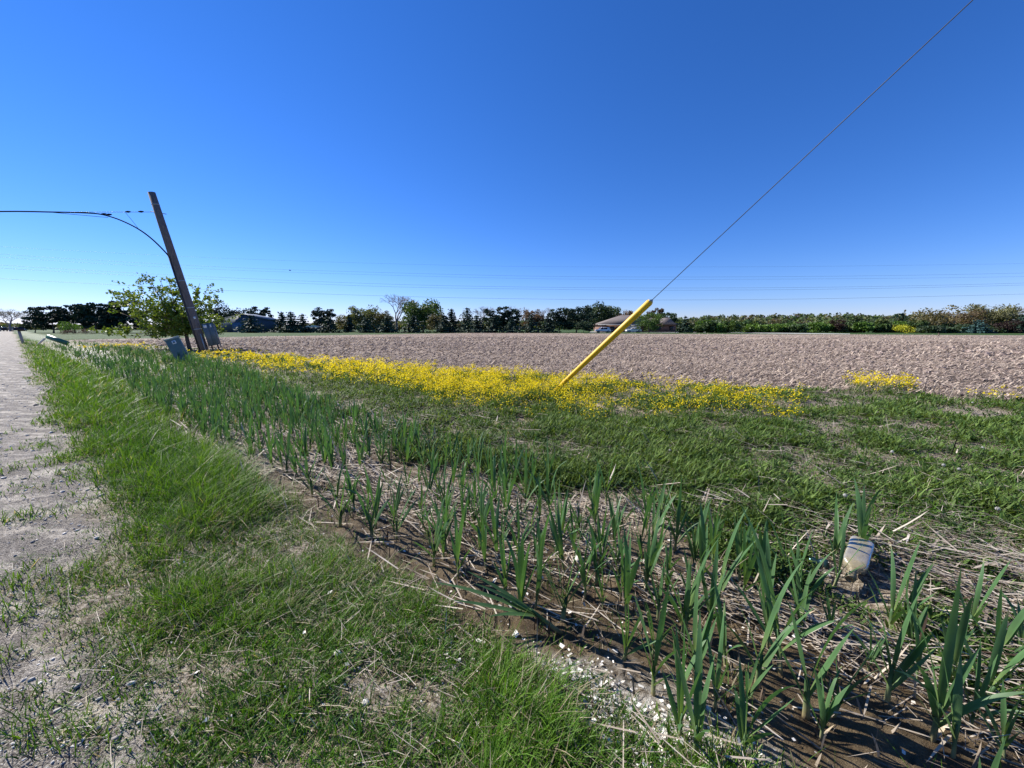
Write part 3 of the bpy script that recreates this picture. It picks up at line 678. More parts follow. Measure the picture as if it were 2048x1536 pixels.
m = MB(); m.tube([rel(DP(*q)) for q in [(251, 425), (264, 441), (279, 460)]], .009, 5); m.build('tie_wire', M['black'], ce)
for u, v in ((256, 423.5), (282, 423.3), (208, 428), (218, 429)):
    m = MB(); c = rel(DP(u, v)); m.tube([c-Vector((.13, 0, 0)), c, c+Vector((.13, 0, 0))], [.03, .055, .03], 8); m.build('clamp', M['black'], ce, True)
# pedestal
b = P(369, 722); t_ = D(345, 679, b.y+.1); e = empty('utility_pedestal', b, 0, label='tilted grey green utility pedestal box left of the pole foot', cat='pedestal')
axp = (Vector(t_)-Vector(b)); h = axp.length*1.0; zl = axp.normalized(); xl = Vector((.86, .5, -.0)); yl = zl.cross(xl).normalized(); xl = yl.cross(zl).normalized(); RP = Matrix((xl, yl, zl)).transposed()
m = MB(); m.box(zl*(h*.5-.1), (.5, .42, h+.1), RP); o = m.build('body', M['pedbox'], e)
bv = o.modifiers.new('b', 'BEVEL'); bv.width = .02; bv.segments = 2
m = MB(); m.box(zl*(h-.02), (.54, .46, .07), RP); m.build('cap', plain('pale_green_cap', (.33, .38, .33), .5), e)
m = MB(); m.box(zl*(h*.8)+RP@Vector((.02, -.214, 0)), (.14, .006, .16), RP); s_ = m.build('sticker', M['sticker'], e)
m = MB(); m.box(zl*(h*.8)+RP@Vector((.02, -.219, 0)), (.07, .004, .08), RP); m.build('sticker_mark', M['box'], s_)
# guy wire
g0 = P(1101, 790); g1 = D(1302, 602, g0.y-1.1); e = empty('guy_wire', g0, 0, label='steel guy wire with a bright yellow guard rising from the flowers', cat='guy wire')
gv = Vector(g1)-Vector(g0); gd = gv.normalized()
M['yellow'] = plain('yellow_plastic', (.74, .42, .012), .45, 0, .22, 5, .2, spec=.4)
m = MB()
kk = 16; ups = gd.cross(Vector((0, 0, 1))).normalized(); q = gd.cross(ups)
V = []
for f, r in ((0, .03), (.03, .042), (.3, .053), (.7, .061), (.985, .063), (1, .05)):
    for j in range(kk):
        a = 2*math.pi*j/kk; rr = r*(1 if j not in (12,) else .72)
        V.append(tuple(gv*f+(ups*math.cos(a)+q*math.sin(a))*rr))
m.add(V, {4: [(i*kk+j, i*kk+(j+1) % kk, (i+1)*kk+(j+1) % kk, (i+1)*kk+j) for i in range(5) for j in range(kk)], kk: [tuple(range(kk)), tuple(range(5*kk, 6*kk))]}); m.build('guard', M['yellow'], e, True)
m = MB(); m.tube([gv*.98, gv*5.2], .0062, 8); m.build('wire', plain('dark_steel_wire', (.04, .045, .05), .6), e)
m = MB(); m.box(gv*1.0+ups*.03, (.07, .03, .05)); m.build('clip', M['steel'], e)
m = MB(); m.tube([gd*-.3, gd*.1], .014, 8); m.build('anchor_rod', plain('rusty_rod', (.2, .1, .05), .8, .3), e)

# ------------------------------------------------------------------ mailboxes by the road
p = P(47, 687); e = empty('mailbox', p, R(-37), label='dark mailbox standing on a grey post at the far road edge', cat='mailbox')
hm = D(42, 662, p.y).z-p.z; M['post'] = plain('grey_post', (.3, .28, .25), .85, 0, .3, 20, .4)
m = MB(); m.tube([(0, 0, -.2), (-.06, -.12, hm)], .1, 8); m.build('post', M['post'], e)
m = MB(); k = 14; prof = [(-.2, 0), (-.2, .22)]+[(-.2*math.cos(a), .22+.16*math.sin(a)) for a in np.linspace(.2, 2.94, 8)]+[(.2, .22), (.2, 0)]
m.prism(prof, -.8, .35); V = m.V[0]; m.V[0] = np.stack([V[:, 1]*1.0-.1, V[:, 0], V[:, 2]+hm], -1); bx = m.build('box', plain('dark_metal', (.02, .022, .028), .4, .4), e, True)
m = MB(); m.box((.05, -.21, hm+.28), (.08, .02, .25)); m.build('flag', plain('red_flag', (.3, .03, .02), .5), bx)
p = P(70, 691); q = P(92, 684, .9); e = empty('fallen_mailbox', p, 0, label='knocked over green mailbox on a slanting white post in the verge', cat='mailbox')
tp = D(90, 677, p.y)-p
m = MB(); m.tube([(0, 0, -.1), tp], .07, 8); m.build('post', plain('white_post', (.6, .58, .52), .8), e)
m = MB(); V = []
m.prism([(a*.95, b_*.95) for a, b_ in prof], -.75, .75); rot = Matrix.Rotation(R(24), 4, 'Y')@Matrix.Rotation(R(-80), 4, 'Z')@Matrix.Rotation(R(55), 4, 'Y')
m.V[0] = (m.V[0]*.95)@np.array(rot.to_3x3()).T+np.array(tp+Vector((.8, .3, -.2))); m.build('box', plain('green_paint', (.035, .13, .08), .4), e)

# ------------------------------------------------------------------ overhead lines far away
M['wire'] = plain('far_wire', (.05, .06, .08), .6)
LN = [([(-200, 540), (0, 557), (200, 568), (425, 580), (775, 592), (1000, 597), (1300, 600), (1600, 598), (1850, 593), (2048, 588), (2300, 579)], 'lowest overhead power line crossing the sky above the trees', .07),
 ([(-200, 520), (0, 536), (250, 550), (512, 563), (800, 574), (1050, 578), (1300, 580.5), (1600, 579), (1850, 575), (2048, 570), (2300, 562)], 'second overhead power line counted up from the treetops', .06),
 ([(-200, 514), (0, 530), (250, 545), (512, 558), (800, 569), (1050, 574), (1300, 576), (1600, 575), (1850, 571), (2048, 566), (2300, 558)], 'third overhead power line up, close above the second', .06),
 ([(-200, 497), (0, 514), (250, 530), (512, 542), (800, 551), (1050, 557), (1300, 559), (1600, 558), (1850, 556), (2048, 553), (2300, 548)], 'fourth overhead power line up from the treetops', .045),
 ([(-200, 490), (0, 508), (250, 524), (512, 537), (800, 546), (1050, 552), (1300, 554), (1600, 553), (1850, 550), (2048, 546), (2300, 540)], 'fifth overhead power line up, just above the fourth', .05),
 ([(-200, 478), (0, 493), (250, 507), (512, 519), (800, 528), (1050, 533), (1300, 534), (1600, 533), (1850, 530), (2048, 527), (2300, 520)], 'topmost and faintest overhead power line in the sky', .035)]
for ptsl, lb, r in LN:
    P3 = smooth([D(u, v, 230) for u, v in ptsl], 3); m = MB(); o0 = P3[0]
    m.tube([q-o0 for q in P3], r*.72, 5); o = m.build('power_line', M['wire'], label=lb, cat='power line', group='power lines across the sky'); o.location = o0
# bird
p = D(580, 541, 45); e = empty('bird', p, .4, label='tiny dark bird flying in the sky right of the leaning pole', cat='bird')
m = MB(); m.tube([(-.11, 0, 0), (-.05, 0, .01), (.03, 0, .01), (.09, 0, 0), (.13, 0, 0)], [.012, .04, .045, .025, .004], 8)
m.add([(.04, .03, .01), (-.04, .03, .01), (-.05, .17, .06), (.03, .17, .06), (-.06, .3, .02), (.04, -.03, .01), (-.04, -.03, .01), (-.05, -.17, .06), (.03, -.17, .06), (-.06, -.3, .02)], {4: [(0, 1, 2, 3), (5, 6, 7, 8)], 3: [(3, 2, 4), (8, 7, 9)]})
m.build('body', M['black'], e)

# ------------------------------------------------------------------ trees
def crown_obj(m, mat, e): return m.build('crown', mat, e)
def limb(m, a, b, r0, r1, k=5):
    a, b = Vector(a), Vector(b); c = (a+b)/2+Vector((random.uniform(-.05, .05), random.uniform(-.05, .05), .04))*(b-a).length
    m.tube([a, c, b], [r0, (r0+r1)/2, r1], k)
def spruce(e, h, w, col, sd, low=.02):
    r = random.Random(sd); tr = MB(); tr.tube([(0, 0, -.2), (0, 0, h*.97)], [h*.018+.03, .02], 6); tr.build('trunk', M['bark'], e)
    m = MB(); nw = max(9, int(h*1.9)); C_ = []; Nn = []; S = []; K = []
    for i in range(nw):
        f = i/nw; z = h*(low+(1-low)*f); Rr = w/2*((1-f)**.85)*r.uniform(.86, 1.1)+.05; nb = int(7+7*(1-f))
        for b in range(nb):
            a = r.uniform(0, 6.28); L = Rr*r.uniform(.65, 1.12); steps = max(3, int(L/(.11*w)+3))
            for q in range(steps):
                g = (q+.5)/steps; rr = L*g; sag = -.22*L*g+.12*L*g*g
                for _ in range(2):
                    C_.append((rr*math.cos(a)+r.gauss(0, .045*w*g), rr*math.sin(a)+r.gauss(0, .045*w*g), z+sag+r.gauss(0, .012*h)))
                    Nn.append((math.cos(a)*.5+r.gauss(0, .5), math.sin(a)*.5+r.gauss(0, .5), r.gauss(.6, .5))); S.append(h/nw*r.uniform(.7, 1.35)*(1-.3*f)); K.append(r.uniform(.7, 1.35))
    for q in range(10): C_.append((r.gauss(0, .02*w), 0, h*(.93+.07*q/10))); Nn.append((1, r.gauss(0, 1), .2)); S.append(h*.025); K.append(1)
    cards(m, np.array(C_), np.array(S), np.array(col)*np.array(K)[:, None], np.array(Nn), 1.3); crown_obj(m, M['needle'], e)
def leafy(e, h, w, col, sd, trunk=.18, clumps=26, n=75, size=None, flat=.75, open_=1.0, mat='leaf', var=.25, kinds=None):
    r = random.Random(sd); g = np.random.default_rng(sd); tr = MB(); fork = h*trunk+.1*h
    tr.tube([(0, 0, -.2), (r.uniform(-.02, .02)*h, 0, fork*.5), (r.uniform(-.03, .03)*h, 0, fork), (0, 0, h*.7)], [h*.03, h*.025, h*.02, h*.008], 7)
    m = MB(); size = size or max(.16, h*.032)
    for i in range(clumps):
        th = r.uniform(0, 6.28); el = r.uniform(-.9, 1)
        rad = (r.random()**.45)*.86
        zc = h*(trunk+(1-trunk)*.5)+el*rad*h*(1-trunk)*.5; wr = math.sqrt(max(.05, 1-(el*rad)**2))
        c = np.array([math.cos(th)*rad*wr*w/2, math.sin(th)*rad*wr*w/2, zc])
        limb(tr, (0, 0, min(zc*.75, h*.65)+.0), c, h*.01, h*.003, 4)
        cr = w*.15*r.uniform(.7, 1.25)*open_; q = g.normal(0, 1, (n, 3)); q /= np.linalg.norm(q, axis=1, keepdims=True)+1e-6
        q = q*(g.random((n, 1))**.4)*np.array([cr, cr, cr*flat])
        k = r.uniform(1-var, 1+var); cc = np.array(col)*k*g.uniform(.75, 1.25, (n, 1))
        q = c+q; q[:, 2] = np.minimum(np.maximum(q[:, 2], .03*h), h)
        cards(m, q, size*g.uniform(.6, 1.3, n), cc, None, 1.2)
    tr.build('trunk', M['bark'], e); crown_obj(m, M[mat], e)
def bare(e, h, w, sd, lv=6, leaf=None):
    r = random.Random(sd); m = MB(); tips = []
    def br(p, d, L, rad, k):
        q = p+d*L; m.tube([p, (p+q)/2+Vector((r.gauss(0, .03), r.gauss(0, .03), r.gauss(0, .03)))*L, q], [rad, rad*.85, rad*.7], 3 if k < 4 else 5, cap=False)
        if k == 0: tips.append(q); return
        for _ in range(3 if k > 1 else 2):
            a = r.uniform(.22, .62); ax_ = Vector((r.gauss(0, 1), r.gauss(0, 1), r.gauss(0, 1))).normalized()
            nd = (Matrix.Rotation(a, 4, d.cross(ax_).normalized())@d); nd.z += .05; nd.x *= 1+.12*(w/h); br(q, nd.normalized(), L*r.uniform(.66, .86), max(rad*.6, .022*h/12), k-1)
    br(Vector((0, 0, -.2)), Vector((0, 0, 1)), h*.25, h*.022, lv)
    V = np.concatenate(m.V); sx = w/2/max(np.percentile(np.abs(V[:, 0]), 98), .1); sz = h/V[:, 2].max(); m.V = [v*np.array([sx, sx, sz]) for v in m.V]
    m.build('trunk', M['twig'], e)
    if leaf is not None:
        t_ = np.array([(a.x*sx, a.y*sx, a.z*sz) for a in tips]); t_ = np.repeat(t_, 3, axis=0)+rng.normal(0, .02*h, (len(tips)*3, 3)); mm = MB(); cards(mm, t_, .022*h, mixc(np.array(leaf)*.7, np.array(leaf)*1.2, rng.random(len(t_)))); crown_obj(mm, M['leaf'], e)

DK = (.02, .042, .026); SP = (.028, .058, .038); BLU = (.03, .07, .065)
GR = (.06, .105, .025); YG = (.12, .17, .035); OL = (.13, .125, .055); TN = (.2, .16, .09); RD_ = (.04, .013, .012); BR = (.14, .09, .06)
# kind, photo column, top row, width in px, depth, colour, label, name, category
T = [
 ('bare', 12, 617, 62, 150, (.16, .15, .1), 'sparse leafless tree at the far left beyond the parked cars'),
 ('pine', 64, 629, 38, 108, (.045, .075, .04), 'light green ragged pine at the left end of the dark clump'),
 ('pine', 97, 611, 66, 104, DK, 'broad dark pine, left of the tallest in the left clump'),
 ('pine', 140, 606, 62, 106, DK, 'dark pine directly behind the bright green bush'),
 ('pine', 184, 601, 60, 103, DK, 'tall dark pine with a pointed tip in the left clump'),
 ('pine', 216, 614, 50, 108, DK, 'dark pine filling the right end of the left clump'),
 ('pine', 243, 596, 62, 108, DK, 'dark pine standing behind the left side of the roadside tree'),
 ('leafy', 142, 643, 40, 88, (.1, .2, .03), 'bright green bush in front of the left pine clump'),
 ('leafy', 133, 658, 26, 82, RD_, 'smaller dark red shrub below the bright green bush'),
 ('leafy', 170, 656, 36, 84, RD_, 'wider dark red shrub right of the bright green bush'),
 ('pine', 455, 609, 95, 128, DK, 'flat topped dark pine left of the blue barn'),
 ('spruce', 500, 630, 58, 106, SP, 'wide spruce standing in front of the blue barn'),
 ('pine', 521, 613, 38, 135, DK, 'dark pine rising behind the right corner of the barn'),
 ('spruce', 563, 624, 38, 112, DK, 'leftmost spruce of the trio right of the barn'),
 ('spruce', 581, 623, 38, 106, SP, 'middle spruce of the trio right of the barn'),
 ('spruce', 604, 628, 40, 110, SP, 'rightmost spruce of the trio, beside the white roofed shed'),
 ('pine', 644, 613, 44, 125, (.03, .045, .03), 'open crowned dark pine right of the white roofed shed'),
 ('spruce', 656, 633, 56, 104, DK, 'broad low spruce below the open crowned pine'),
 ('leafy', 690, 628, 40, 135, OL, 'small olive tree between the open pine and pale tree'),
 ('spruce', 697, 629, 20, 118, DK, 'narrow dark spruce tip in front of the olive tree'),
 ('leafy', 727, 611, 66, 132, (.12, .14, .06), 'pale green spring tree left of the leafless tree'),
 ('spruce', 731, 634, 46, 104, SP, 'spruce in front of the pale green spring tree'),
 ('bare', 790, 588, 76, 135, None, 'tall leafless grey tree rising above the tree row'),
 ('leafy', 768, 622, 40, 128, (.1, .1, .05), 'olive brown tree at the foot of the leafless tree'),
 ('spruce', 773, 632, 46, 104, SP, 'spruce below the tall leafless tree'),
 ('leafy', 845, 599, 88, 122, (.055, .1, .024), 'large round green tree right of the leafless tree'),
 ('spruce', 826, 630, 52, 103, DK, 'dark spruce before the large round green tree'),
 ('leafy', 872, 626, 40, 108, (.1, .095, .045), 'olive brown tree between the round tree and tall spruces'),
 ('spruce', 888, 630, 38, 102, DK, 'short dark spruce just right of the olive brown tree'),
 ('spruce', 903, 618, 34, 112, DK, 'narrow pointed spruce right of the large round tree'),
 ('spruce', 934, 616, 54, 110, (.032, .06, .035), 'lighter green spruce left of the paired dark pines'),
 ('spruce', 953, 630, 44, 103, DK, 'dark spruce right of the lighter green spruce'),
 ('bare', 960, 611, 60, 150, None, 'faint leafless tree showing left of the paired pines'),
 ('pine', 990, 613, 48, 112, (.03, .055, .032), 'left one of the paired dark pines in mid row'),
 ('pine', 1018, 613, 46, 112, DK, 'right one of the paired dark pines in mid row'),
 ('spruce', 986, 632, 44, 102, DK, 'dark spruce in front of the paired pines'),
 ('bare', 1040, 610, 60, 150, None, 'faint leafless tree right of the paired pines'),
 ('leafy', 1066, 617, 46, 118, BR, 'reddish brown budding tree amid the dark evergreens'),
 ('spruce', 1024, 636, 36, 102, SP, 'small spruce between the paired pines and brown tree'),
 ('spruce', 1062, 629, 44, 103, DK, 'dark spruce below the reddish brown tree'),
 ('spruce', 1096, 631, 42, 105, DK, 'dark spruce right of the reddish brown tree'),
 ('bare', 1092, 614, 46, 150, None, 'faint leafless tree left of the big pines'),
 ('pine', 1120, 616, 52, 108, (.022, .045, .024), 'leftmost pine of the big clump left of the brown house'),
 ('pine', 1155, 606, 78, 110, (.022, .045, .024), 'tallest pine of the clump left of the brown house'),
 ('leafy', 1205, 603, 74, 142, (.035, .062, .024), 'tall dark leafy tree behind the roof end of the house'),
 ('pine', 1168, 640, 36, 104, (.026, .05, .024), 'low pine next to the white car'),
 ('leafy', 1248, 616, 46, 150, BR, 'brownish tree behind the yellow guard tip'),
 ('leafy', 1313, 614, 36, 150, (.09, .065, .045), 'brownish tree right of the yellow guard tip'),
 ('leafy', 1300, 624, 54, 110, (.065, .12, .022), 'green leafy tree standing in front of the brown house'),
 ('leafy', 1338, 623, 34, 140, (.04, .075, .025), 'dark green tree behind the right wing of the house'),
 ('leafy', 1352, 634, 36, 150, YG, 'yellow green tree right of the brown house'),
 ('spruce', 1371, 632, 28, 108, DK, 'compact cone shaped spruce right of the brown house'),
 ('leafy', 1675, 637, 32, 106, (.04, .022, .018), 'dark red brown tree in the hedgerow right of centre'),
 ('leafy', 1716, 629, 18, 108, (.045, .065, .022), 'tall narrow columnar tree in the hedgerow'),
 ('spruce', 1807, 626, 46, 116, DK, 'dark spruce behind the bright yellow shrub'),
 ('leafy', 1812, 647, 34, 98, (.42, .42, .03), 'bright yellow shrub at the far edge of the field'),
 ('leafy', 1872, 611, 104, 108, (.15, .13, .06), 'large tan leafing tree right of the bright yellow shrub'),
 ('leafy', 1925, 617, 74, 112, (.15, .11, .06), 'brown leafing tree left of the blue spruce'),
 ('spruce', 1957, 639, 42, 95, BLU, 'blue green spruce at the right end of the hedgerow'),
 ('leafy', 1990, 606, 84, 112, (.15, .15, .07), 'tall pale olive tree right of the blue spruce'),
 ('leafy', 2020, 640, 42, 98, (.035, .018, .016), 'dark red shrub below the tall pale olive tree'),
 ('bare', 2042, 614, 50, 125, None, 'leafless tree at the right edge of the view'),
 ('spruce', 2050, 628, 40, 98, DK, 'dark spruce cut by the right edge of the view'),
]
for i, (kind, u, v, wp, Y, col, lb) in enumerate(T):
    p = D(u, v, Y); x = p.x; h = p.z-gz(x, Y); wd = wp/740*Y
    nm = {'bare': 'bare_tree', 'pine': 'pine_tree', 'spruce': 'spruce_tree', 'leafy': 'shrub' if ('shrub' in lb or 'bush' in lb) else 'leafy_tree'}[kind]
    e = empty(nm, (x, Y, 0), 0, label=lb, cat='shrub' if nm == 'shrub' else 'tree')
    if kind == 'spruce': spruce(e, h*1.04, wd*1.38, col, i)
    elif kind == 'pine': leafy(e, h*1.03, wd*1.1, col, i, trunk=.0, clumps=62, n=60, size=h*.05, flat=.45, open_=.85, mat='needle', var=.4)
    elif kind == 'bare': bare(e, h, wd, i, 6, col)
    elif nm == 'shrub': leafy(e, h, wd, col, i, trunk=.02, clumps=24, n=60, size=h*.06, open_=1.15)
    else: leafy(e, h*1.03, wd*1.06, col, i, trunk=.0 if Y < 125 else .06, clumps=90 if wp > 60 else 60, n=70, size=h*.042, flat=.75, open_=.9)
# hedgerow bushes along the right
for i in range(46):
    u = 1392+i*14.6+random.uniform(-4, 4); Y = random.uniform(104, 112) if u < 1850 else random.uniform(98, 104)
    v = random.uniform(637, 651) if u < 1850 else random.uniform(648, 656)
    p = D(u, v, Y); e = empty('hedge_bush', (p.x, Y, 0), 0, label='green bush in the hedgerow along the far side of the field', cat='bush', group='green bushes in the hedgerow beyond the field')
    col = random.choice([GR, (.09, .17, .03), (.1, .18, .03), (.05, .09, .03), (.12, .15, .05)]) if u < 1850 else random.choice([(.04, .07, .03), (.05, .08, .04)])
    leafy(e, p.z, 25/740*Y*random.uniform(.9, 1.9), col, 500+i, trunk=.0, clumps=30, n=70, size=.42, open_=1.3)
# far woodland
def woodland():
    m = MB(); us = np.array([-400, 0, 60, 150, 600, 700, 1100, 1340, 1400, 1500, 1650, 1860, 1900, 2048, 2500]); vs = np.array([645, 645, 649, 650, 650, 642, 640, 640, 631, 629, 627, 629, 640, 640, 640])
    for row, Y in enumerate((420, 340, 280, 230)):
        x = -1.75*Y
        while x < 1.75*Y:
            u = 1024+740*x/Y; v = np.interp(u, us, vs)+row*3.2*(655-np.interp(u, us, vs))/27+random.uniform(-1.2, 1.8)
            z = max(2, EYE+(655-v)/740*Y); n = 110; q = rng.normal(0, 1, (n, 3)); q /= np.linalg.norm(q, axis=1, keepdims=True)
            wd = random.uniform(4, 7)
            q = q*(rng.random((n, 1))**.35)*np.array([wd, wd*.6, z*.48])+np.array([x, Y+random.uniform(-6, 6), z*.52])
            c = np.array(random.choice([(.07, .11, .04), (.1, .145, .045), (.13, .14, .06), (.12, .105, .065), (.06, .09, .04), (.1, .12, .055)]))*random.uniform(.8, 1.2)
            cards(m, q, rng.uniform(1.1, 2.3, n)*Y/300, c*rng.uniform(.8, 1.2, (n, 1))); x += random.uniform(3, 5.5)
    m.build('distant_woodland', M['leaf'], kind='stuff', label='distant low wooded ridge behind the hedgerow and houses', cat='woodland')
woodland()
# the roadside tree behind the pole
def roadside_tree():
    Y = 25.0; bx_ = D(376, 700, Y); x0 = bx_.x; e = empty('roadside_tree', (x0, Y, gz(x0, Y)), 0, label='small spreading tree with yellow green leaves just behind the leaning pole', cat='tree')
    r = random.Random(3); tr = MB(); m = MB()
    crown = [(u, v) for u, v in [(215, 578), (235, 600), (255, 590), (285, 548), (300, 560), (318, 558), (338, 565), (350, 585), (310, 580), (280, 575), (262, 610), (290, 600), (320, 600), (345, 605), (300, 625), (265, 632), (240, 650), (225, 665), (255, 660), (285, 650), (320, 640), (350, 640), (375, 570), (400, 566), (395, 590), (415, 575), (435, 597), (410, 610), (385, 615), (425, 625), (445, 635), (400, 640), (375, 640), (430, 650), (450, 640), (420, 665), (440, 668), (395, 665), (360, 665), (330, 665), (300, 668), (205, 668), (372, 600), (360, 620), (335, 585), (365, 585), (330, 620), (280, 615), (395, 625), (245, 585), (272, 590), (225, 590), (240, 625), (405, 650)]]
    heads = [(0, 0, 1.3), (-.5, .2, 1.7), (.4, -.2, 1.6)]
    tr.tube([(.15, 0, -.1), (.05, 0, .6), (0, 0, 1.35)], [.13, .11, .09], 9)
    for (u, v) in crown:
        c = D(u, v, Y+r.uniform(-1.7, 1.7)); c = Vector((c.x-x0, c.y-Y, c.z-.02)); hd = Vector(heads[r.randrange(3)])
        mid = (hd+c)/2+Vector((0, 0, -.25)); pl = smooth([Vector((0, 0, 1.1)), hd, mid, c], 4); tr.tube(pl, list(np.linspace(.05, .009, len(pl))), 5)
        for q in range(10):
            w0 = pl[r.randrange(len(pl)//2, len(pl))]; tip = w0+Vector((r.gauss(0, .42), r.gauss(0, .42), r.gauss(.12, .22)))
            tr.tube([w0, (w0+tip)/2+Vector((0, 0, .05)), tip], [.012, .009, .005], 4)
            n = 24; g = rng.random((n, 1)); cc = np.array(w0)+(np.array(tip)-np.array(w0))*g**.6+rng.normal(0, .075, (n, 3))
            col = mixc((.06, .13, .018), (.22, .29, .04), rng.random(n))
            cards(m, cc, rng.uniform(.07, .15, n), col, None, 1.25)
    tr.build('trunk', M['bark'], e, True); m.build('crown', M['leaf'], e)
roadside_tree()

# ------------------------------------------------------------------ buildings and vehicles far away
M['glass'] = plain('dark_glass', (.02, .025, .03), .1, 0, .1); M['tyre'] = plain('tyre', (.012, .012, .012), .8)
M['roof'] = plain('brown_shingles', (.15, .125, .115), .85, 0, .15, 2, .3); M['brick'] = plain('brown_brick', (.16, .09, .065), .85, 0, .2, 6); M['trim'] = plain('white_trim', (.7, .69, .66), .5, 0, .05)
def hip(m, x0, x1, y0, y1, z0, z1, inl, inr):
    yc = (y0+y1)/2; V = [(x0, y0, z0), (x1, y0, z0), (x1, y1, z0), (x0, y1, z0), (x0+inl, yc, z1), (x1-inr, yc, z1)]
    m.add(V, {4: [(0, 1, 5, 4), (2, 3, 4, 5), (3, 2, 1, 0)], 3: [(1, 2, 5), (3, 0, 4)]})
def house():
    Y = 120; X = lambda u: D(u, 655, Y).x
    e = empty('brown_house', (X(1270), Y, 0), 0, label='long low brown roofed house behind the field, cars parked in front', cat='house'); ox = X(1270)
    a, b = X(1205)-ox, X(1352)-ox; k = X(1290)-ox
    m = MB(); m.box(((a+k)/2, 7, 1.2), (k-a, 12, 2.4)); m.build('wall', M['brick'], e)
    m = MB(); hip(m, a-.8, k+3, -.2, 14, 2.42, 5.6, 8.5, 3); m.build('roof', M['roof'], e)
    m = MB(); m.box(((k+b)/2+.4, 5, 1.25), (b-k-.8, 10, 2.5)); m.build('wall', M['brick'], e)
    m = MB(); hip(m, k-1, b+.6, -1, 12, 2.52, 4.6, 5, 3); m.build('roof', M['roof'], e)
    gx = X(1333)-ox; m = MB(); m.add([(gx-2.6, -1.4, 2.45), (gx+2.6, -1.4, 2.45), (gx, -1.4, 4.6), (gx-2.6, 5, 2.45), (gx+2.6, 5, 2.45), (gx, 5, 4.6)], {3: [(0, 1, 2), (3, 5, 4)], 4: [(0, 2, 5, 3), (1, 4, 5, 2), (0, 3, 4, 1)]}); m.build('gable', M['roof'], e)
    m = MB(); m.box(((X(1268)-ox), .92, 1.1), (4.8, .12, 2.1)); m.build('garage_door', M['trim'], e)
    m = MB(); m.box((X(1226)-ox, .9, 1.3), (1.3, .12, 1.2)); w_ = m.build('window', M['glass'], e)
    m = MB(); m.box((X(1226)-ox, .88, .66), (1.5, .14, .08)); m.build('sill', M['trim'], w_)
    m = MB(); m.box((X(1243)-ox, .9, 1.05), (1.0, .12, 2.1)); m.build('door', plain('door_paint', (.2, .07, .04), .5), e)
    for u in (1302, 1318, 1343):
        m = MB(); m.box((X(u)-ox, -.06, 1.4), (1.3, .12, 1.1)); m.build('window', M['glass'], e)
    m = MB(); m.box(((a+k)/2, -.24, 2.38), (k-a+3, .1, .16)); m.build('gutter', M['trim'], e)
house()
def barn():
    Y = 118; x0 = D(490, 655, Y).x; e = empty('blue_barn', (x0, Y, 0), 0, label='blue grey barn with a low gable roof behind a spruce', cat='barn')
    hz = D(497, 628, Y).z; w2 = 7.6; ez = hz*.72
    m = MB(); m.prism([(-w2, 0), (w2, 0), (w2, ez), (0, hz-.15), (-w2, ez)], 0, 5); m.build('wall', plain('blue_siding', (.05, .072, .1), .6, 0, .1, 3), e)
    m = MB(); m.prism([(-w2-.4, ez-.22), (0, hz-.12), (w2+.4, ez-.22), (w2+.4, ez-.02), (0, hz+.08), (-w2-.4, ez-.02)], -.4, 5.4); m.build('roof', plain('grey_metal_roof', (.16, .18, .2), .5), e)
    m = MB(); m.box((-2.2, -.05, 1.5), (3.4, .12, 3)); m.build('door', plain('pale_blue_door', (.09, .14, .2), .5), e)
    m = MB(); m.box((3.4, -.05, 1.9), (1, .1, 1)); m.build('window', M['glass'], e)
barn()
def shed():
    Y = 122; x0 = D(624, 655, Y).x; e = empty('small_shed', (x0, Y, 0), 0, label='small dark shed with a white roof between spruces', cat='shed')
    m = MB(); m.box((0, 1.5, .8), (3.8, 3, 1.6)); m.build('wall', plain('dark_siding', (.04, .045, .05), .7), e)
    m = MB(); m.prism([(-2.2, 1.55), (2.2, 1.55), (1.6, 2.15), (-1.6, 2.2)], -.2, 3.3); m.build('roof', M['trim'], e)
shed()
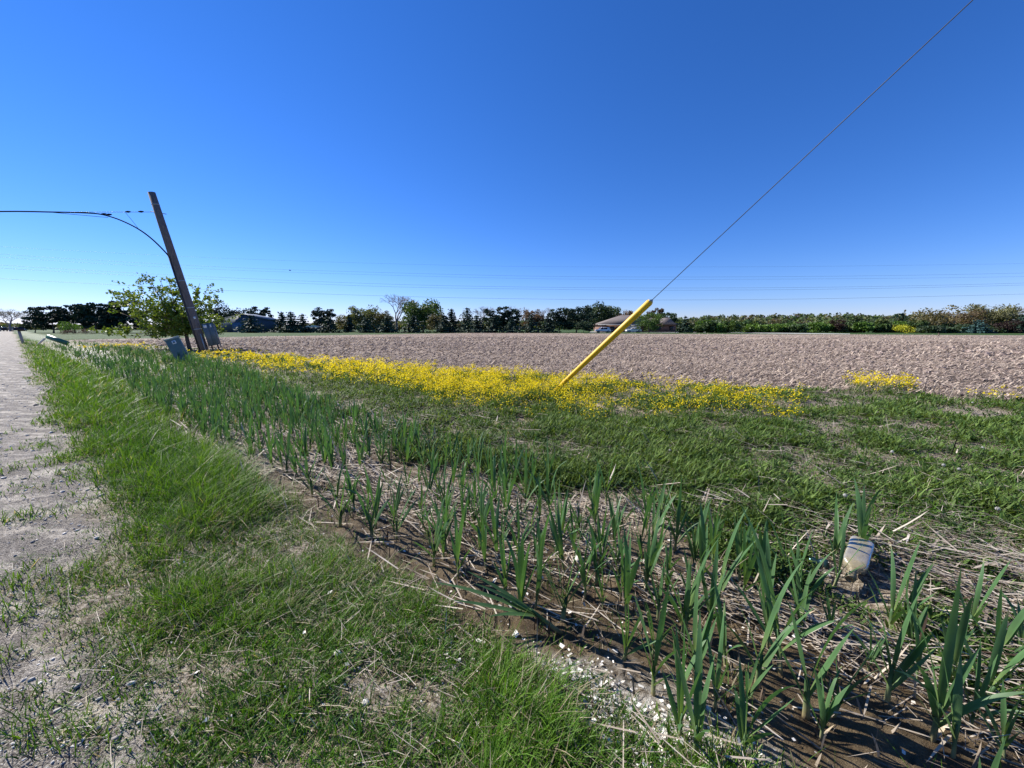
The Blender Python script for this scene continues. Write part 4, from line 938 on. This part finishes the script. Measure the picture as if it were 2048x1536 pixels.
def car(u, v, Y, rz, col, label, suv=False):
    p = D(u, v, Y); e = empty('parked_car', (p.x, Y, 0.0), rz, label=label, cat='car', group='cars parked beyond the field')
    hh = 1.62 if suv else 1.45; paint = plain('car_paint', col, .2, .1, .03, spec=.6)
    low = [(-2.25, .35), (-2.3, .62), (-2.15, .86), (-1.3, .95), (1.35, .98), (2.15, .92), (2.28, .65), (2.25, .35)]
    m = MB(); m.prism(low, -.88, .88); body = m.build('body', paint, e)
    bv = body.modifiers.new('b', 'BEVEL'); bv.width = .07; bv.segments = 3
    tp = [(-1.25, .94), (-.6, hh-.03), (.2, hh), (1.2 if not suv else 1.75, hh-.06), (1.9 if not suv else 2.1, .96)]
    m = MB(); m.prism([(a, b-.0) for a, b in tp], -.74, .74); m.build('cabin', paint, e)
    for sy in (-.745, .745):
        for a0_, a1_ in ((-.95, .02), (.12, 1.15)):
            m = MB(); m.add([(a0_, sy, 1.0), (a1_, sy, 1.0), (a1_-.05, sy, hh-.13), (min(a0_+.4, a1_-.2) if a0_ < -.5 else a0_, sy, hh-.13)], {4: [(0, 1, 2, 3)]}); o = m.build('window', M['glass'], e)
            sol = o.modifiers.new('s', 'SOLIDIFY'); sol.thickness = .02; sol.offset = 0
    m = MB(); m.poly([(-1.22, -.66, 1.0), (-1.22, .66, 1.0), (-.64, .62, hh-.09), (-.64, -.62, hh-.09)]); o = m.build('windscreen', M['glass'], e); o.location.x = -.03; o.location.z = .03
    for wx in (-1.4, 1.4):
        for wy in (-.82, .82):
            m = MB(); m.lathe([(.05, -.1), (.3, -.1), (.34, -.06), (.34, .06), (.3, .1), (.05, .1)], 18, (wx, wy, .34), Matrix.Rotation(R(90), 4, 'X')); wq = m.build('wheel', M['tyre'], e, True)
            m = MB(); m.lathe([(.0, -.12), (.19, -.115), (.2, -.1)], 14, (wx, wy, .34), Matrix.Rotation(R(90 if wy < 0 else -90), 4, 'X').inverted()); m.build('rim', M['steel'], wq)
    for wy in (-.62, .62):
        m = MB(); m.box((-2.27, wy, .72), (.06, .34, .13)); m.build('headlight', M['trim'], e)
car(1206, 655, 113, 0, (.8, .8, .8), 'white car parked left of the yellow guard at the house', True)
car(1267, 655, 113, 0, (.78, .78, .78), 'white car parked before the garage right of the yellow guard')
car(3, 655, 150, R(-20), (.015, .015, .018), 'black car at the extreme left end of the far road', True)
car(30, 655, 148, R(-30), (.02, .02, .025), 'black car behind the standing mailbox on the far road', True)
car(44, 655, 160, R(-30), (.5, .52, .55), 'silver car farthest away behind the standing mailbox')
# driveway and the thin stake in the field
m = MB(); V = []
L_ = [(1180, 664.6, 663.6), (1290, 664.7, 663.6), (1400, 665.4, 664.4), (1600, 667.6, 666.6), (1700, 668.6, 667.8)]
for u, v0, v1 in L_:
    for v in (v0, v1):
        Yv = ygr(v); V.append((D(u, v, Yv).x, Yv, .045))
m.add(V, {4: [(i*2, i*2+2, i*2+3, i*2+1) for i in range(len(L_)-1)]}); m.build('driveway', plain('pale_concrete', (.55, .53, .5), .8), kind='structure')
p = P(1877, 672); e = empty('field_stake', p, 0, label='short dark stake standing alone near the far edge of the field', cat='stake')
m = MB(); m.tube([(0, 0, -.1), (0, 0, .42)], .09, 6); m.build('post', M['bark'], e); m = MB(); m.lathe([(.0, .5), (.13, .47), (.13, .4), (0, .38)], 8); m.build('cap', M['bark'], e)
